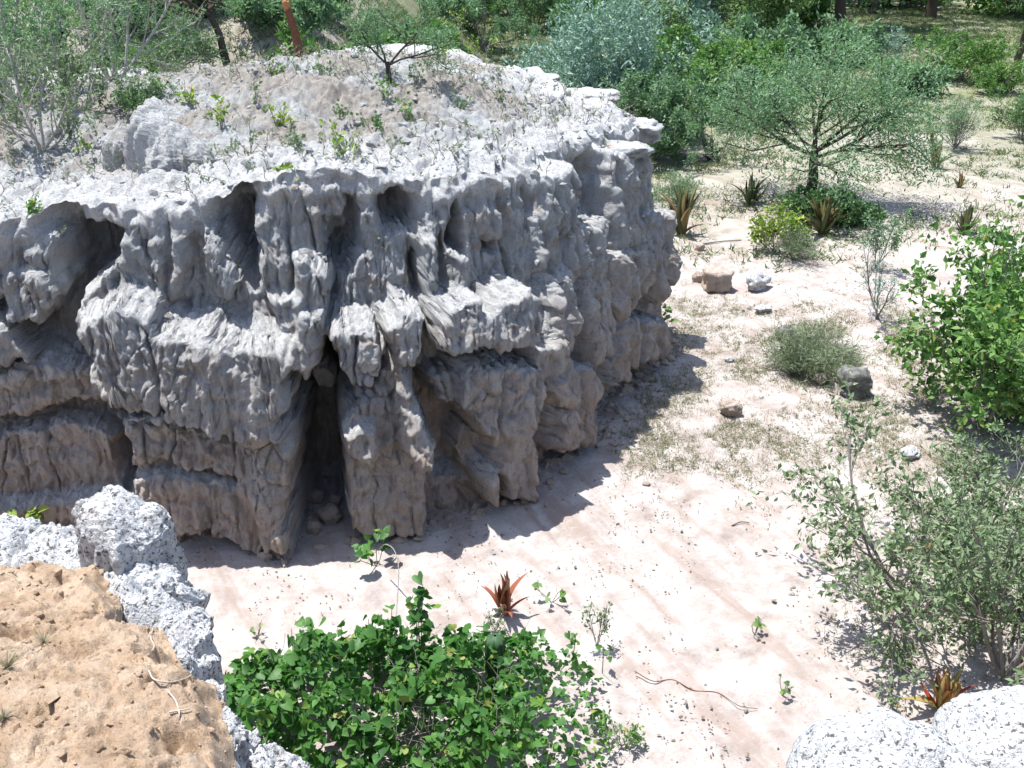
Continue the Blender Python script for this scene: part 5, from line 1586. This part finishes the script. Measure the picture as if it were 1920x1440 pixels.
# dead twigs and litter on the plateau
n = 2600
x, y = rng.uniform(-11, 2.2, n), rng.uniform(12.0, 21.5, n)
k = inside_cliff(x, y) & (fbm(x * 0.5, y * 0.5, 95.0, 2) + 0.4 * rng.rand(n) > 0.05)
x, y = x[k], y[k]
z = drop(cliff, x, y)
k = np.isfinite(z) & (z > 3.4)
st = np.stack([x[k], y[k], z[k]], -1)
dd = np.stack([rng.normal(size=len(st)), rng.normal(size=len(st)), 0.5 + rng.rand(len(st))], -1)
out = grow(rng, (st, dd, 0.10 + 0.22 * rng.rand(len(st)), np.full(len(st), 0.006), 0.25, 0.0), [(3, 0.3, 45, 0.6, 0.25, 0.0)])
v, f = tubes([(a, b, c, 3) for a, _, b, c, _ in out])
o = link('dead_twigs', mesh_from('dead_twigs', v, f, BARK_G))
o['kind'] = 'stuff'
o['label'] = 'dead twigs sticking out of the crumbly plateau'
pts, dirs = out[1][0], out[1][1]
idx = rng.randint(0, len(pts), 5600)
ps = interp(pts, idx, rng.rand(5600))
V_, F2 = leaf_quads(rng, ps, rng.normal(size=ps.shape), 0.03 + 0.04 * rng.rand(5600), 0.02 + 0.02 * rng.rand(5600))
o = link('sparse_leaves', mesh_from('sparse_leaves', V_, F2, L_OLIVE, False))
o['kind'] = 'stuff'
o['label'] = 'small scattered leaves on the twigs of the plateau'
# scrub grass on the hill behind
def dens_hill(x, y):
    return (ground_z(x, y) > 1.5) * np.clip(0.5 + 0.8 * fbm(x * 0.4, y * 0.4, 97.0, 3), 0, 1)
grass('scrub_grass', 'dry and green growth on the hill behind the plateau', 42000, dens_hill, (-24, 2), (20.5, 42), 5, 0.24, 0.035, L_GRS)
grass('dry_grass', 'straw growth on the hill behind the plateau', 22000, dens_hill, (-24, 2), (20.5, 42), 5, 0.18, 0.03, L_DRY)

x, y = rng.uniform(-3.6, -0.6, 2600), rng.uniform(1.6, 4.8, 2600)
z = drop(bank, x, y)
k = np.isfinite(z) & (z > 4.2)
x, y, z = x[k], y[k], z[k]
clods('clods', 'crumbs and clods of tan soil on the near bank', x, y, z, 0.004 + 0.022 * rng.rand(len(x)) ** 3, M_SOIL)

k = rng.randint(0, len(FOOT), 1500)
q_ = np.abs(rng.normal(size=1500))
x = FOOT[k, 0] + FOOT_N[k, 0] * (0.02 + 0.22 * q_) + rng.normal(size=1500) * 0.05
y = FOOT[k, 1] + FOOT_N[k, 1] * (0.02 + 0.22 * q_) + rng.normal(size=1500) * 0.05
clods('crumbs', 'clay crumbs fallen along the foot of the cliff', x, y, ground_z(x, y), 0.008 + 0.11 * rng.rand(1500) ** 5, M_CLAY)
n = 9000
x, y = rng.uniform(-5, 10, n), rng.uniform(6.8, 22, n)
k = ~inside_cliff(x, y) & (fbm(x * 0.9, y * 0.9, 120.0, 3) + 0.35 * rng.rand(n) > 0.22)
ps = np.stack([x[k], y[k], ground_z(x[k], y[k]) + 0.012], -1)
V_, F2 = leaf_quads(rng, ps, rng.normal(size=ps.shape) * np.array([1, 1, 0.15]), 0.02 + 0.035 * rng.rand(len(ps)), 0.012 + 0.015 * rng.rand(len(ps)), 0.2, 0.85)
L_LIT = leaf_mat('dead_leaf', [(0.0, (0.05, 0.035, 0.025)), (0.6, (0.13, 0.09, 0.06)), (1.0, (0.24, 0.18, 0.12))], 0.8, 0.05)
o = link('leaf_litter', mesh_from('leaf_litter', V_, F2, L_LIT, False))
o['kind'] = 'stuff'
o['label'] = 'dead leaves and bark bits lying on the sand'
